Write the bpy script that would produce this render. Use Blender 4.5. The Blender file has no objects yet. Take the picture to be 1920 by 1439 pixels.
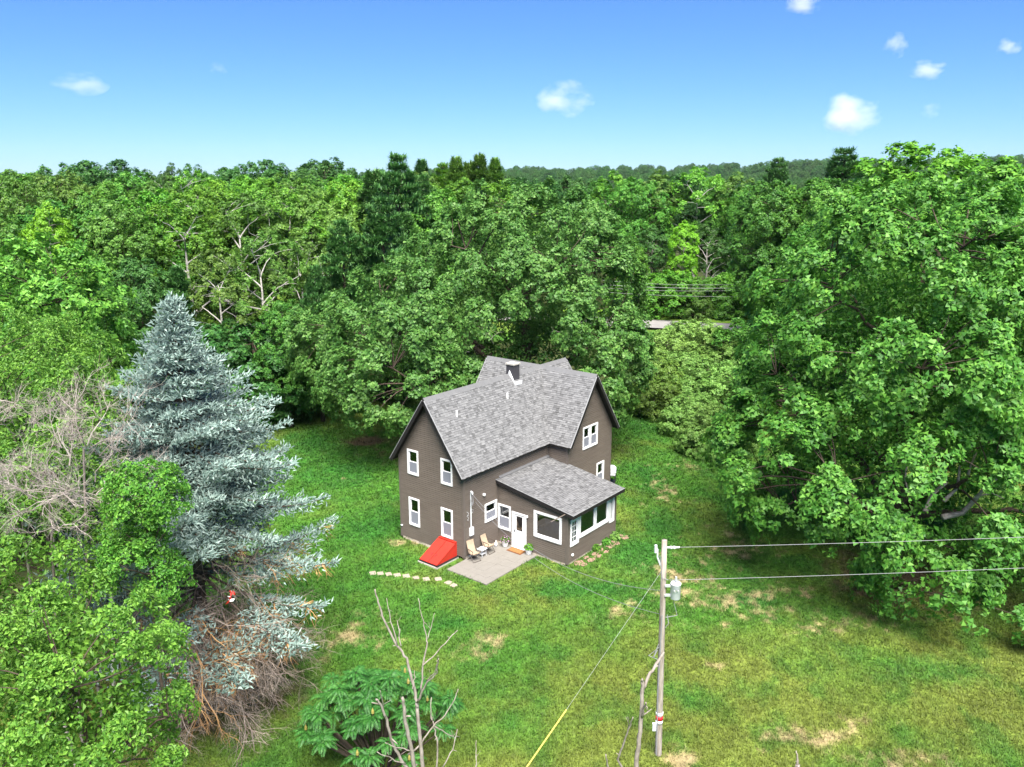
import bpy, math, random
import numpy as np
from mathutils import Vector

# ------------------------------------------------------------------ camera, sky, sun
sc = bpy.context.scene
F_PX, PITCH, CAM_H = 1551.0, math.radians(13.94), 19.55
cam_d = bpy.data.cameras.new('camera')
cam = bpy.data.objects.new('camera', cam_d)
sc.collection.objects.link(cam)
cam.location = (0, 0, CAM_H)
cam.rotation_euler = (math.pi / 2 - PITCH, 0, 0)
cam_d.sensor_width = 36
cam_d.lens = 36 * F_PX / 1920
cam_d.clip_end = 20000
sc.camera = cam

SUN_EL, SUN_AZ = math.radians(60), math.radians(172)   # azimuth clockwise from +Y
world = bpy.data.worlds.new('World')
sc.world = world
world.use_nodes = True
nt = world.node_tree
bg = nt.nodes['Background']
sky = nt.nodes.new('ShaderNodeTexSky')
sky.sky_type = 'NISHITA'
sky.sun_disc = False
sky.sun_elevation = SUN_EL
sky.sun_rotation = SUN_AZ
sky.altitude = 0
sky.air_density = 1.0
sky.dust_density = 0.0
sky.ozone_density = 10.0
hs = nt.nodes.new('ShaderNodeHueSaturation')       # the whole sky a little more saturated
hs.inputs['Saturation'].default_value = 1.0
tint = nt.nodes.new('ShaderNodeMix'); tint.data_type = 'RGBA'; tint.blend_type = 'MULTIPLY'
tint.inputs[0].default_value = 1.0; tint.inputs[7].default_value = (.57, .755, 1.0, 1)
nt.links.new(sky.outputs[0], tint.inputs[6])
nt.links.new(tint.outputs[2], hs.inputs['Color'])
nt.links.new(hs.outputs[0], bg.inputs[0])
bg.inputs[1].default_value = 0.055

sun_d = bpy.data.lights.new('sun', 'SUN')
sun_d.energy = 5.0
sun_d.angle = math.radians(44)
sun_d.color = (1.0, 0.95, 0.87)
sun = bpy.data.objects.new('sun', sun_d)
sc.collection.objects.link(sun)
sdir = Vector((math.sin(SUN_AZ) * math.cos(SUN_EL), math.cos(SUN_AZ) * math.cos(SUN_EL), math.sin(SUN_EL)))
sun.rotation_euler = sdir.to_track_quat('Z', 'Y').to_euler()

sc.view_settings.view_transform = 'Standard'
sc.view_settings.look = 'None'
sc.view_settings.gamma = 1.0
sc.view_settings.use_curve_mapping = False
sc.view_settings.exposure = 1.6
cy = sc.cycles
cy.max_bounces = 5
cy.diffuse_bounces = 2
cy.glossy_bounces = 2
cy.transmission_bounces = 3
cy.transparent_max_bounces = 10
cy.volume_bounces = 3
cy.caustics_reflective = False
cy.caustics_refractive = False

# ------------------------------------------------------------------ pixel helpers (where things stand)
CP, SP = math.cos(PITCH), math.sin(PITCH)
def ray(px, py):
    a = (px - 960) / F_PX; b = -(py - 719.5) / F_PX
    return np.array([a, CP + b * SP, -SP + b * CP])
def ground(px, py, z=0.0):
    r = ray(px, py); t = (z - CAM_H) / r[2]
    return np.array([0, 0, CAM_H]) + t * r
def atD(px, py, D):
    r = ray(px, py)
    return np.array([0, 0, CAM_H]) + r * (D / r[1])

def norm(v):
    return v / np.maximum(np.linalg.norm(v, axis=-1, keepdims=True), 1e-9)

def vnoise(x, y, seed=0):
    x = np.asarray(x, float); y = np.asarray(y, float)
    xi = np.floor(x).astype(np.int64); yi = np.floor(y).astype(np.int64)
    fx = x - xi; fy = y - yi
    fx = fx * fx * (3 - 2 * fx); fy = fy * fy * (3 - 2 * fy)
    def h(a, b):
        n = (a * 374761393 + b * 668265263 + seed * 974634777) & 0x7fffffff
        n = ((n ^ (n >> 13)) * 1274126177) & 0x7fffffff
        n = (n ^ (n >> 16)) & 0xffff
        return n / 65535.0
    return (h(xi, yi) * (1 - fx) + h(xi + 1, yi) * fx) * (1 - fy) + (h(xi, yi + 1) * (1 - fx) + h(xi + 1, yi + 1) * fx) * fy
def fbm(x, y, seed=0, octv=4):
    s = 0; a = .5; t = 0
    for i in range(octv):
        s = s + a * vnoise(x * 2 ** i, y * 2 ** i, seed + i); t += a; a *= .5
    return s / t

# ------------------------------------------------------------------ mesh builder
class MB:
    def __init__(s):
        s.V = []; s.Q = []; s.T = []; s.n = 0
    def add(s, V, Q=None, T=None):
        V = np.asarray(V, float).reshape(-1, 3)
        if Q is not None and len(Q): s.Q.append(np.asarray(Q, np.int64).reshape(-1, 4) + s.n)
        if T is not None and len(T): s.T.append(np.asarray(T, np.int64).reshape(-1, 3) + s.n)
        s.V.append(V); s.n += len(V)
        return s
    def box(s, x0, x1, y0, y1, z0, z1):
        V = [(x0, y0, z0), (x1, y0, z0), (x1, y1, z0), (x0, y1, z0), (x0, y0, z1), (x1, y0, z1), (x1, y1, z1), (x0, y1, z1)]
        return s.add(V, [(0, 3, 2, 1), (4, 5, 6, 7), (0, 1, 5, 4), (1, 2, 6, 5), (2, 3, 7, 6), (3, 0, 4, 7)])
    def quad(s, a, b, c, d):
        return s.add([a, b, c, d], [(0, 1, 2, 3)])
    def hexa(s, bot, top):
        return s.add(list(bot) + list(top), [(0, 3, 2, 1), (4, 5, 6, 7), (0, 1, 5, 4), (1, 2, 6, 5), (2, 3, 7, 6), (3, 0, 4, 7)])
    def prism(s, poly, d):            # poly: list of 3D points, d: offset vector
        n = len(poly); P = np.array(poly, float); d = np.array(d, float)
        s.add(np.vstack([P, P + d]), [(i, (i + 1) % n, n + (i + 1) % n, n + i) for i in range(n)])
        b = s.n - 2 * n
        if n == 4:
            s.Q.append(np.array([[3, 2, 1, 0], [4, 5, 6, 7]]) + b)
        else:
            s.T.append(np.array([[0, i + 1, i] for i in range(1, n - 1)] + [[n, n + i, n + i + 1] for i in range(1, n - 1)]) + b)
        return s
    def tube(s, pts, rad, k=5, cap=True):
        P = np.asarray(pts, float); n = len(P)
        R = np.broadcast_to(np.asarray(rad, float), (n,))
        t = np.gradient(P, axis=0); t = norm(t)
        ref = np.array([0, 0, 1.0]) if abs(t.mean(0)[2]) < .75 else np.array([1.0, 0.1, 0])
        a = norm(np.cross(t, ref)); b = np.cross(t, a)
        an = np.arange(k) * 2 * math.pi / k
        V = P[:, None] + R[:, None, None] * (a[:, None] * np.cos(an)[None, :, None] + b[:, None] * np.sin(an)[None, :, None])
        i = np.arange(n - 1)[:, None] * k; j = np.arange(k)[None]; j2 = (j + 1) % k
        Q = np.stack([i + j, i + k + j, i + k + j2, i + j2], -1).reshape(-1, 4)
        T = []
        if cap and k > 3:
            T = [(0, q, q + 1) for q in range(1, k - 1)] + [((n - 1) * k, (n - 1) * k + q + 1, (n - 1) * k + q) for q in range(1, k - 1)]
        return s.add(V, Q, T)
    def lathe(s, prof, k=14, c=(0, 0, 0)):   # prof: (r, z) list
        an = np.arange(k) * 2 * math.pi / k
        P = np.array(prof, float); n = len(P)
        V = np.stack([P[:, 0:1] * np.cos(an) + c[0], P[:, 0:1] * np.sin(an) + c[1], np.repeat(P[:, 1:2], k, 1) + c[2]], -1)
        i = np.arange(n - 1)[:, None] * k; j = np.arange(k)[None]; j2 = (j + 1) % k
        return s.add(V, np.stack([i + j, i + j2, i + k + j2, i + k + j], -1).reshape(-1, 4))
    def mesh(s, name, smooth=False):
        me = bpy.data.meshes.new(name)
        V = np.concatenate(s.V).astype(np.float32)
        Q = np.concatenate(s.Q) if s.Q else np.zeros((0, 4), np.int64)
        T = np.concatenate(s.T) if s.T else np.zeros((0, 3), np.int64)
        me.vertices.add(len(V)); me.vertices.foreach_set('co', V.ravel())
        nl = Q.size + T.size; npoly = len(Q) + len(T)
        me.loops.add(nl); me.polygons.add(npoly)
        me.loops.foreach_set('vertex_index', np.concatenate([Q.ravel(), T.ravel()]).astype(np.int32))
        ls = np.concatenate([np.arange(len(Q)) * 4, Q.size + np.arange(len(T)) * 3]).astype(np.int32)
        me.polygons.foreach_set('loop_start', ls)
        me.polygons.foreach_set('use_smooth', np.full(npoly, bool(smooth)))
        me.update(calc_edges=True); me.validate()
        return me
    def build(s, name, mat, parent=None, smooth=False, loc=None, rot=None):
        return link(name, s.mesh(name, smooth), mat, parent, loc, rot)

def link(name, me, mat, parent=None, loc=None, rot=None):
    o = bpy.data.objects.new(name, me)
    sc.collection.objects.link(o)
    if mat is not None and len(me.materials) == 0: me.materials.append(mat)
    if parent is not None: o.parent = parent
    if loc is not None: o.location = loc
    if rot is not None: o.rotation_euler = (0, 0, rot) if not hasattr(rot, '__len__') else rot
    return o
def empty(name, loc=(0, 0, 0), rz=0, parent=None):
    o = bpy.data.objects.new(name, None); sc.collection.objects.link(o)
    o.location = loc; o.rotation_euler = (0, 0, rz); o.empty_display_size = .3
    if parent is not None: o.parent = parent
    return o
def tag(o, label=None, cat=None, group=None, kind=None):
    if label: o['label'] = label
    if cat: o['category'] = cat
    if group: o['group'] = group
    if kind: o['kind'] = kind
    return o

# ------------------------------------------------------------------ materials
def newmat(name):
    m = bpy.data.materials.new(name); m.use_nodes = True
    n = m.node_tree.nodes; b = n['Principled BSDF']
    return m, n, m.node_tree.links, b
def ramp(n, stops):
    r = n.new('ShaderNodeValToRGB'); e = r.color_ramp.elements
    while len(e) < len(stops): e.new(.5)
    for q, (p, c) in zip(e, stops): q.position = p; q.color = (*c, 1)
    return r
def mat_noise(name, stops, scale=4, rough=.7, spec=.3, bump=0, bscale=None, metal=0, stretch=(1, 1, 1), island=0, coords='Object', detail=5):
    m, n, l, b = newmat(name)
    tc = n.new('ShaderNodeTexCoord'); mp = n.new('ShaderNodeMapping'); mp.inputs['Scale'].default_value = stretch
    l.new(tc.outputs[coords], mp.inputs[0])
    t = n.new('ShaderNodeTexNoise'); t.inputs['Scale'].default_value = scale; t.inputs['Detail'].default_value = detail
    l.new(mp.outputs[0], t.inputs[0])
    r = ramp(n, stops); fac = t.outputs[0]
    if island:
        g = n.new('ShaderNodeNewGeometry'); mx = n.new('ShaderNodeMix'); mx.inputs[0].default_value = island
        l.new(t.outputs[0], mx.inputs[2]); l.new(g.outputs['Random Per Island'], mx.inputs[3]); fac = mx.outputs[0]
    l.new(fac, r.inputs[0]); l.new(r.outputs[0], b.inputs['Base Color'])
    b.inputs['Roughness'].default_value = rough; b.inputs['Specular IOR Level'].default_value = spec; b.inputs['Metallic'].default_value = metal
    if bump:
        t2 = n.new('ShaderNodeTexNoise'); t2.inputs['Scale'].default_value = bscale or scale * 4; t2.inputs['Detail'].default_value = 4
        l.new(mp.outputs[0], t2.inputs[0])
        bp = n.new('ShaderNodeBump'); bp.inputs['Strength'].default_value = bump; bp.inputs['Distance'].default_value = .02
        l.new(t2.outputs[0], bp.inputs['Height']); l.new(bp.outputs[0], b.inputs['Normal'])
    return m
def leafmat(name, dark, mid, light, trans=.3, nscale=.5, rough=.5, hue=.012, val=.22, island=.5):
    m, n, l, b = newmat(name)
    g = n.new('ShaderNodeNewGeometry'); tc = n.new('ShaderNodeTexCoord'); oi = n.new('ShaderNodeObjectInfo')
    t = n.new('ShaderNodeTexNoise'); t.inputs['Scale'].default_value = nscale; t.inputs['Detail'].default_value = 3
    l.new(tc.outputs['Object'], t.inputs[0])
    mx = n.new('ShaderNodeMix'); mx.inputs[0].default_value = island
    l.new(t.outputs[0], mx.inputs[2]); l.new(g.outputs['Random Per Island'], mx.inputs[3])
    r = ramp(n, [(.2, dark), (.5, mid), (.82, light)]); l.new(mx.outputs[0], r.inputs[0])
    hs = n.new('ShaderNodeHueSaturation')
    mr = n.new('ShaderNodeMapRange'); mr.inputs[3].default_value = .5 - hue; mr.inputs[4].default_value = .5 + hue
    l.new(oi.outputs['Random'], mr.inputs[0]); l.new(mr.outputs[0], hs.inputs['Hue'])
    mul = n.new('ShaderNodeMath'); mul.operation = 'MULTIPLY'; mul.inputs[1].default_value = 7.31
    fr = n.new('ShaderNodeMath'); fr.operation = 'FRACT'
    l.new(oi.outputs['Random'], mul.inputs[0]); l.new(mul.outputs[0], fr.inputs[0])
    mv = n.new('ShaderNodeMapRange'); mv.inputs[3].default_value = 1 - val; mv.inputs[4].default_value = 1 + val
    l.new(fr.outputs[0], mv.inputs[0]); l.new(mv.outputs[0], hs.inputs['Value'])
    l.new(r.outputs[0], hs.inputs['Color']); l.new(hs.outputs[0], b.inputs['Base Color'])
    b.inputs['Roughness'].default_value = rough; b.inputs['Specular IOR Level'].default_value = .3
    tr = n.new('ShaderNodeBsdfTranslucent'); ms = n.new('ShaderNodeMixShader'); ms.inputs[0].default_value = trans
    l.new(hs.outputs[0], tr.inputs[0]); l.new(b.outputs[0], ms.inputs[1]); l.new(tr.outputs[0], ms.inputs[2])
    l.new(ms.outputs[0], n['Material Output'].inputs[0])
    return m
def plain(name, col, rough=.5, spec=.4, metal=0, var=.08, scale=6):
    c = np.array(col)
    return mat_noise(name, [(.3, tuple(c * (1 - var))), (.7, tuple(np.minimum(c * (1 + var), 1)))], scale, rough, spec, 0, None, metal)

M = {}
M['lawn'], n_, l_, b_ = newmat('lawn')
a_ = n_.new('ShaderNodeAttribute'); a_.attribute_name = 'col'
tc_ = n_.new('ShaderNodeTexCoord'); t_ = n_.new('ShaderNodeTexNoise'); t_.inputs['Scale'].default_value = 5; t_.inputs['Detail'].default_value = 8; t_.inputs['Roughness'].default_value = .75
l_.new(tc_.outputs['Object'], t_.inputs[0])
mr_ = n_.new('ShaderNodeMapRange'); mr_.inputs[1].default_value = .3; mr_.inputs[2].default_value = .7; mr_.inputs[3].default_value = .5; mr_.inputs[4].default_value = 1.5
l_.new(t_.outputs[0], mr_.inputs[0])
mm_ = n_.new('ShaderNodeVectorMath'); mm_.operation = 'SCALE'; l_.new(a_.outputs['Color'], mm_.inputs[0]); l_.new(mr_.outputs[0], mm_.inputs['Scale'])
l_.new(mm_.outputs[0], b_.inputs['Base Color']); b_.inputs['Roughness'].default_value = .9; b_.inputs['Specular IOR Level'].default_value = .1
bp_ = n_.new('ShaderNodeBump'); bp_.inputs['Distance'].default_value = .08; bp_.inputs['Strength'].default_value = .7; l_.new(t_.outputs[0], bp_.inputs['Height']); l_.new(bp_.outputs[0], b_.inputs['Normal'])
M['grass'], n_, l_, b_ = newmat('grass_blades')
a_ = n_.new('ShaderNodeAttribute'); a_.attribute_name = 'col'
l_.new(a_.outputs['Color'], b_.inputs['Base Color']); b_.inputs['Roughness'].default_value = .6; b_.inputs['Specular IOR Level'].default_value = .2
tr_ = n_.new('ShaderNodeBsdfTranslucent'); ms_ = n_.new('ShaderNodeMixShader'); ms_.inputs[0].default_value = .3
l_.new(a_.outputs['Color'], tr_.inputs[0]); l_.new(b_.outputs[0], ms_.inputs[1]); l_.new(tr_.outputs[0], ms_.inputs[2]); l_.new(ms_.outputs[0], n_['Material Output'].inputs[0])

M['siding'] = mat_noise('brown_siding', [(.3, (.118, .096, .08)), (.7, (.148, .122, .102))], 1.2, .55, .35, 0, None, 0, (1, 1, 6))
M['siding_trim'] = plain('brown_trim', (.125, .103, .09), .5)
M['white'] = plain('white_vinyl', (.8, .8, .8), .35, .45, 0, .03)
M['black_trim'] = plain('black_fascia', (.018, .016, .017), .5, .3)
M['drip'] = plain('metal_drip_edge', (.28, .28, .285), .4, .5)
M['shingle'] = mat_noise('asphalt_shingle', [(.12, (.095, .095, .096)), (.26, (.13, .13, .132)), (.6, (.152, .152, .154)), (.92, (.19, .19, .192))], 2.0, .9, .15, .5, 60, 0, (1, 1, 1), .82)  # random tab tones; the dark end paints in the laminated tabs' shadow lines
M['ridge'] = mat_noise('ridge_shingle', [(.2, (.11, .11, .113)), (.8, (.17, .17, .174))], 3, .9, .15, .4, 60, 0, (1, 1, 1), .6)
M['chimney'] = plain('dark_chimney', (.05, .048, .055), .8, .2)
M['concrete'] = mat_noise('concrete', [(.3, (.33, .31, .28)), (.7, (.48, .45, .41))], 3, .9, .1, .3, 30)
M['paver'] = mat_noise('patio_paver', [(.2, (.15, .14, .122)), (.5, (.185, .172, .152)), (.8, (.225, .21, .19))], 2.2, .9, .15, .3, 40, 0, (1, 1, 1), .65)
M['stepstone'] = mat_noise('stepping_stone', [(.2, (.25, .21, .165)), (.8, (.34, .29, .235))], 4, .9, .1, .3, 40)
M['redstone'] = mat_noise('red_flagstone', [(.2, (.2, .12, .095)), (.6, (.29, .185, .145)), (.9, (.34, .26, .21))], 3, .9, .1, .3, 30, 0, (1, 1, 1), .5)
M['rubble'] = mat_noise('foundation_stone', [(.2, (.3, .24, .18)), (.5, (.45, .38, .3)), (.85, (.7, .66, .6))], 4, .9, .1, .4, 30, 0, (1, 1, 1), .6)
M['red'] = plain('red_painted_steel', (.45, .028, .016), .4, .5, 0, .08)
M['mat_brown'] = plain('doormat_brown', (.16, .07, .035), .95, .05)
M['mat_tan'] = mat_noise('doormat_coir', [(.3, (.2, .095, .035)), (.7, (.28, .15, .06))], 30, .95, .05)
M['sling'] = plain('beige_sling_fabric', (.36, .275, .195), .8, .15)
M['chair_metal'] = plain('dark_chair_tube', (.06, .045, .035), .4, .5)
M['grey_metal'] = plain('galvanised_metal', (.45, .46, .47), .4, .5, .3)
M['light_grey'] = plain('light_grey_enamel', (.62, .64, .66), .4, .5)
M['dark_metal'] = plain('dark_metal', (.03, .03, .032), .45, .5)
M['wood_pole'] = mat_noise('weathered_pole', [(.25, (.16, .13, .11)), (.5, (.3, .26, .22)), (.8, (.46, .41, .36))], 3, .9, .1, .6, 14, 0, (6, 6, .6))
M['cable'] = plain('cable', (.22, .22, .23), .5, .3)
M['cable_light'] = plain('bare_wire', (.6, .6, .6), .35, .5, .3)
M['yellow'] = plain('yellow_guy_guard', (.8, .62, .12), .5, .4)
M['asphalt'] = mat_noise('road_asphalt', [(.3, (.19, .183, .176)), (.7, (.25, .24, .23))], 1, .95, .1)
M['bark'] = mat_noise('bark', [(.25, (.04, .03, .022)), (.75, (.11, .085, .066))], 3, .95, .1, .7, 9, 0, (3, 3, .8))
M['bark_pale'] = mat_noise('pale_bark', [(.3, (.19, .165, .14)), (.7, (.37, .335, .295))], 3, .9, .1, .4, 9, 0, (1, 1, 3))
M['birch_bark'] = mat_noise('birch_bark', [(.3, (.3, .28, .25)), (.7, (.6, .57, .52))], 3, .9, .1, .3, 9, 0, (1, 1, 3))
M['dead_pale'] = mat_noise('dead_wood', [(.2, (.13, .11, .09)), (.5, (.25, .215, .185)), (.8, (.38, .34, .3))], 4, .9, .1, .5, 20, 0, (3, 3, 1))
M['dead_twig'] = mat_noise('dead_twig', [(.2, (.13, .1, .078)), (.5, (.25, .2, .165)), (.85, (.38, .32, .275))], 1.5, .95, .05, 0, None, 0, (1, 1, 1), .6)
M['grey_twig'] = mat_noise('grey_twig', [(.2, (.18, .15, .13)), (.5, (.32, .275, .245)), (.85, (.46, .41, .375))], 1.5, .95, .05, 0, None, 0, (1, 1, 1), .6)
M['rust_needle'] = mat_noise('rust_needles', [(.2, (.22, .11, .045)), (.8, (.5, .3, .14))], 1.5, .95, .05, 0, None, 0, (1, 1, 1), .6)
M['interior'] = plain('interior_wall', (.6, .57, .52), .9, .1)
M['interior_floor'] = plain('interior_floor', (.5, .41, .31), .6, .3)
M['cushion'] = plain('sofa_fabric', (.75, .72, .68), .9, .1)
M['lampshade'] = plain('lamp_shade', (.85, .82, .75), .8, .1)
M['flower'] = plain('purple_flower', (.45, .25, .42), .7, .2)

M['glass'], n_, l_, b_ = newmat('window_glass')
fr_ = n_.new('ShaderNodeFresnel'); fr_.inputs[0].default_value = 1.6
tb_ = n_.new('ShaderNodeBsdfTransparent'); tb_.inputs[0].default_value = (.8, .84, .84, 1)
gb_ = n_.new('ShaderNodeBsdfGlossy'); gb_.inputs['Roughness'].default_value = .015; gb_.inputs[0].default_value = (1, 1, 1, 1)
ad_ = n_.new('ShaderNodeMath'); ad_.operation = 'MULTIPLY_ADD'; ad_.inputs[1].default_value = 1.0; ad_.inputs[2].default_value = .08
l_.new(fr_.outputs[0], ad_.inputs[0])
ms_ = n_.new('ShaderNodeMixShader'); l_.new(ad_.outputs[0], ms_.inputs[0]); l_.new(tb_.outputs[0], ms_.inputs[1]); l_.new(gb_.outputs[0], ms_.inputs[2]); l_.new(ms_.outputs[0], n_['Material Output'].inputs[0])
M['screen'], n_, l_, b_ = newmat('insect_screen')
b_.inputs['Base Color'].default_value = (.27, .28, .33, 1); b_.inputs['Roughness'].default_value = .7
tb_ = n_.new('ShaderNodeBsdfTransparent'); ms_ = n_.new('ShaderNodeMixShader'); ms_.inputs[0].default_value = .75
l_.new(tb_.outputs[0], ms_.inputs[1]); l_.new(b_.outputs[0], ms_.inputs[2]); l_.new(ms_.outputs[0], n_['Material Output'].inputs[0])

LM = {
 'maple':  leafmat('leaf_maple', (.038, .13, .016), (.08, .22, .027), (.175, .35, .05)),
 'oak':    leafmat('leaf_oak', (.04, .15, .026), (.082, .24, .042), (.175, .365, .078)),
 'dark':   leafmat('leaf_dark', (.022, .085, .016), (.045, .14, .026), (.1, .225, .045)),
 'mid':    leafmat('leaf_mid', (.033, .125, .014), (.072, .21, .024), (.155, .325, .042)),
 'lime':   leafmat('leaf_lime', (.046, .16, .014), (.1, .275, .022), (.2, .415, .042)),
 'fresh':  leafmat('leaf_fresh', (.04, .14, .016), (.1, .25, .03), (.2, .4, .055)),
 'yellow': leafmat('leaf_yellow', (.09, .25, .012), (.155, .36, .02), (.25, .48, .036)),
 'olive':  leafmat('leaf_olive', (.05, .125, .018), (.1, .21, .03), (.185, .32, .055)),
 'pale':   leafmat('leaf_pale', (.075, .175, .03), (.145, .28, .052), (.25, .41, .095)),
 'pine':   leafmat('needle_pine', (.032, .11, .026), (.065, .18, .042), (.13, .275, .07), .15),
 'spruce': leafmat('needle_blue_spruce', (.105, .17, .148), (.2, .285, .25), (.35, .445, .395), .1, 1.2),
 'sumac':  leafmat('leaf_sumac', (.014, .085, .015), (.028, .135, .022), (.065, .215, .04), .25),
}

# ------------------------------------------------------------------ house frame of reference
AX, AY, YAW = -2.527, 40.149, math.radians(51.467)
W, L, PR, G, S, LS = 4.62, 7.45, 1.365, 4.61, 4.617, 2.841
HE, SL, OE, OR_, UB, VB, RT = 5.0, 1.432, .264, .424, 6.118, 11.981, .125
cY, sY = math.cos(YAW), math.sin(YAW)
def h2w(v, u, z=0): return np.array([AX + v * cY - u * sY, AY + v * sY + u * cY, z])
def w2h(x, y): dx = x - AX; dy = y - AY; return dx * cY + dy * sY, -dx * sY + dy * cY

# ------------------------------------------------------------------ ground
def blob(x, y, px, py, rx, ry, soft=1.0):
    g = ground(px, py)
    d = ((x - g[0]) / rx) ** 2 + ((y - g[1]) / ry) ** 2
    return np.exp(-d * soft)
MAPLE_D, OAK_D = 40.0, 60.0
maple_xy = atD(1705, 700, MAPLE_D)[:2]
oak_xy = atD(985, 600, OAK_D)[:2]
spruce_top = atD(320, 552, 29.0)
def lawn_cols(x, y):
    n1 = fbm(x * .13, y * .13, 3); n2 = fbm(x * .5, y * .5, 11); n3 = fbm(x * 2.1, y * 1.7, 23, 3); n4 = fbm(x * 1.0, y * .7, 41)
    base = np.array([.054, .145, .018]); lush = np.array([.028, .12, .017]); yel = np.array([.13, .168, .03]); tan = np.array([.3, .225, .125]); soil_shade = np.array([.075, .058, .032])
    k = np.clip((.62 * n1 + .38 * n2 - .41) * 4.0 + np.clip((34 - y) / 12, 0, .5), 0, 1)[..., None]
    c = base * (1 - k) + yel * k
    lz = np.zeros_like(x)
    for b in [(1215, 900, 1.2, 4.5), (1235, 980, 1.3, 3), (1110, 1105, 3.6, 1.1), (1310, 1320, 1.5, 1.0), (640, 880, 3.2, 5), (690, 985, 2.5, 3), (590, 830, 3, 4), (1200, 1040, 2, 2.6), (1210, 800, 3.5, 2.5), (1420, 1130, 3, 1.2), (840, 1170, 1.6, .8), (1700, 1260, 3, 1.2)]:
        lz = np.maximum(lz, blob(x, y, *b))
    lk = np.clip(lz * 1.2 + (n2 - .5) * 1.6 + (n3 - .5) * .8 - .3, 0, .85)[..., None]
    c = c * (1 - lk) + lush * lk
    l2 = np.clip((n4 - .5) * 2.6, 0, .5)[..., None]
    c = c * (1 - l2) + (lush * .9 + base * .1) * l2
    dz = np.zeros_like(x)
    for b in [(1345, 1125, 3.3, 2.0, 1), (1290, 1080, 2.0, 1.8, 1), (1240, 920, 1.2, 3.0, 1), (1500, 1385, 1.7, .6, 1.35), (1610, 1356, .9, .35, 1.4), (1690, 1425, 1.3, .5, 1.5), (1275, 1428, .55, .5, 1.6), (650, 1190, 1.8, 1.6, .85), (905, 1210, 1.3, .9, 1.0), (1350, 1252, .7, .25, 1.4), (1480, 1110, 2.2, 1.3, 1.0), (1560, 1175, 2.4, .8, .95), (1160, 1150, 1.0, .7, .8), (1290, 880, 1.0, 1.2, 1.0), (760, 1015, .9, .5, 1.3), (1030, 1052, .8, .3, 1.45), (640, 905, .6, .5, .6), (1370, 1020, 2.0, 2.0, .9)]:
        dz = np.maximum(dz, blob(x, y, *b[:4]) * b[4])
    n5 = fbm(x * 4.5, y * 2.6, 61, 3); dk = np.clip((dz * .75 + (n3 - .5) * 1.7 + (n5 - .5) * 1.6 + (n4 - .5) * .5 - .5) * 1.6, 0, 1)
    dk = np.where(dz < .08, 0, dk)[..., None] * .8
    c = c * (1 - dk) + tan * dk
    sz = np.zeros_like(x)
    sz = np.maximum(sz, np.exp(-(((x - maple_xy[0]) / 5.5) ** 2 + ((y - maple_xy[1] + 2.2) / 5.0) ** 2)) * .8)  # bare soil under the maple, part of its shade painted into the colour
    sz = np.maximum(sz, np.exp(-(((x - oak_xy[0] + 2) / 9) ** 2 + ((y - oak_xy[1] + 1) / 6.5) ** 2)) * 1.2)
    sz = np.maximum(sz, blob(x, y, 690, 828, 2.2, 1.5) * 1.1)
    sz = np.maximum(sz, np.exp(-(((x - spruce_top[0]) / 4.5) ** 2 + ((y - spruce_top[1]) / 4) ** 2)))
    sk = np.clip((sz + (n3 - .5) * .9 - .42) * 2.5, 0, 1)[..., None]
    c = c * (1 - sk) + soil_shade * sk
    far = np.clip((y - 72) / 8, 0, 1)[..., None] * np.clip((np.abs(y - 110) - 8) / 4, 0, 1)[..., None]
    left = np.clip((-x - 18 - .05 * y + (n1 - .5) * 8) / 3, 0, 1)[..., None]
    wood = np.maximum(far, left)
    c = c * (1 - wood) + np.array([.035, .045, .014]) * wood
    xr, yr_ = x * .82 + y * .57, -x * .57 + y * .82
    c = c * (.82 + .36 * fbm(xr * .35, yr_ * 2.6, 83, 3))[..., None]
    return c * (.62 + .45 * n3 + .35 * fbm(x * 6, y * 4, 71, 2))[..., None]
def gheight(x, y):
    v, u = w2h(x, y)
    d = np.maximum(np.maximum(-2.5 - v, v - 13), np.maximum(-6 - u, u - 7))
    k = np.clip(d / 5, 0, 1)
    return (fbm(x * .09, y * .09, 77, 3) - .5) * .5 * k + (fbm(x * .9, y * .9, 5, 2) - .5) * .06 * k - .02
def grid_obj(name, xs, ys, mat, zfun, colfun=None):
    X, Y = np.meshgrid(xs, ys); Z = zfun(X, Y)
    nx, ny = len(xs), len(ys)
    i = np.arange(ny - 1)[:, None] * nx; j = np.arange(nx - 1)[None]
    Q = np.stack([i + j, i + j + 1, i + nx + j + 1, i + nx + j], -1).reshape(-1, 4)
    mb = MB().add(np.stack([X, Y, Z], -1), Q)
    o = mb.build(name, mat, None, True)
    if colfun is not None:
        c = colfun(X, Y).reshape(-1, 3)
        at = o.data.attributes.new('col', 'FLOAT_COLOR', 'POINT')
        at.data.foreach_set('color', np.concatenate([c, np.ones((len(c), 1))], 1).astype(np.float32).ravel())
    return o
xs = np.concatenate([[-2500, -1000, -400, -160, -80], np.arange(-45, 45.01, .25), [60, 80, 160, 400, 1000, 2500]])
ys = np.concatenate([[-400, -200, -40, 0, 10], np.arange(18, 72, .25), np.arange(72, 130, 2), [150, 200, 400, 900, 2000, 2600]])
tag(grid_obj('ground', xs, ys, M['lawn'], gheight, lawn_cols), kind='structure')

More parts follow.
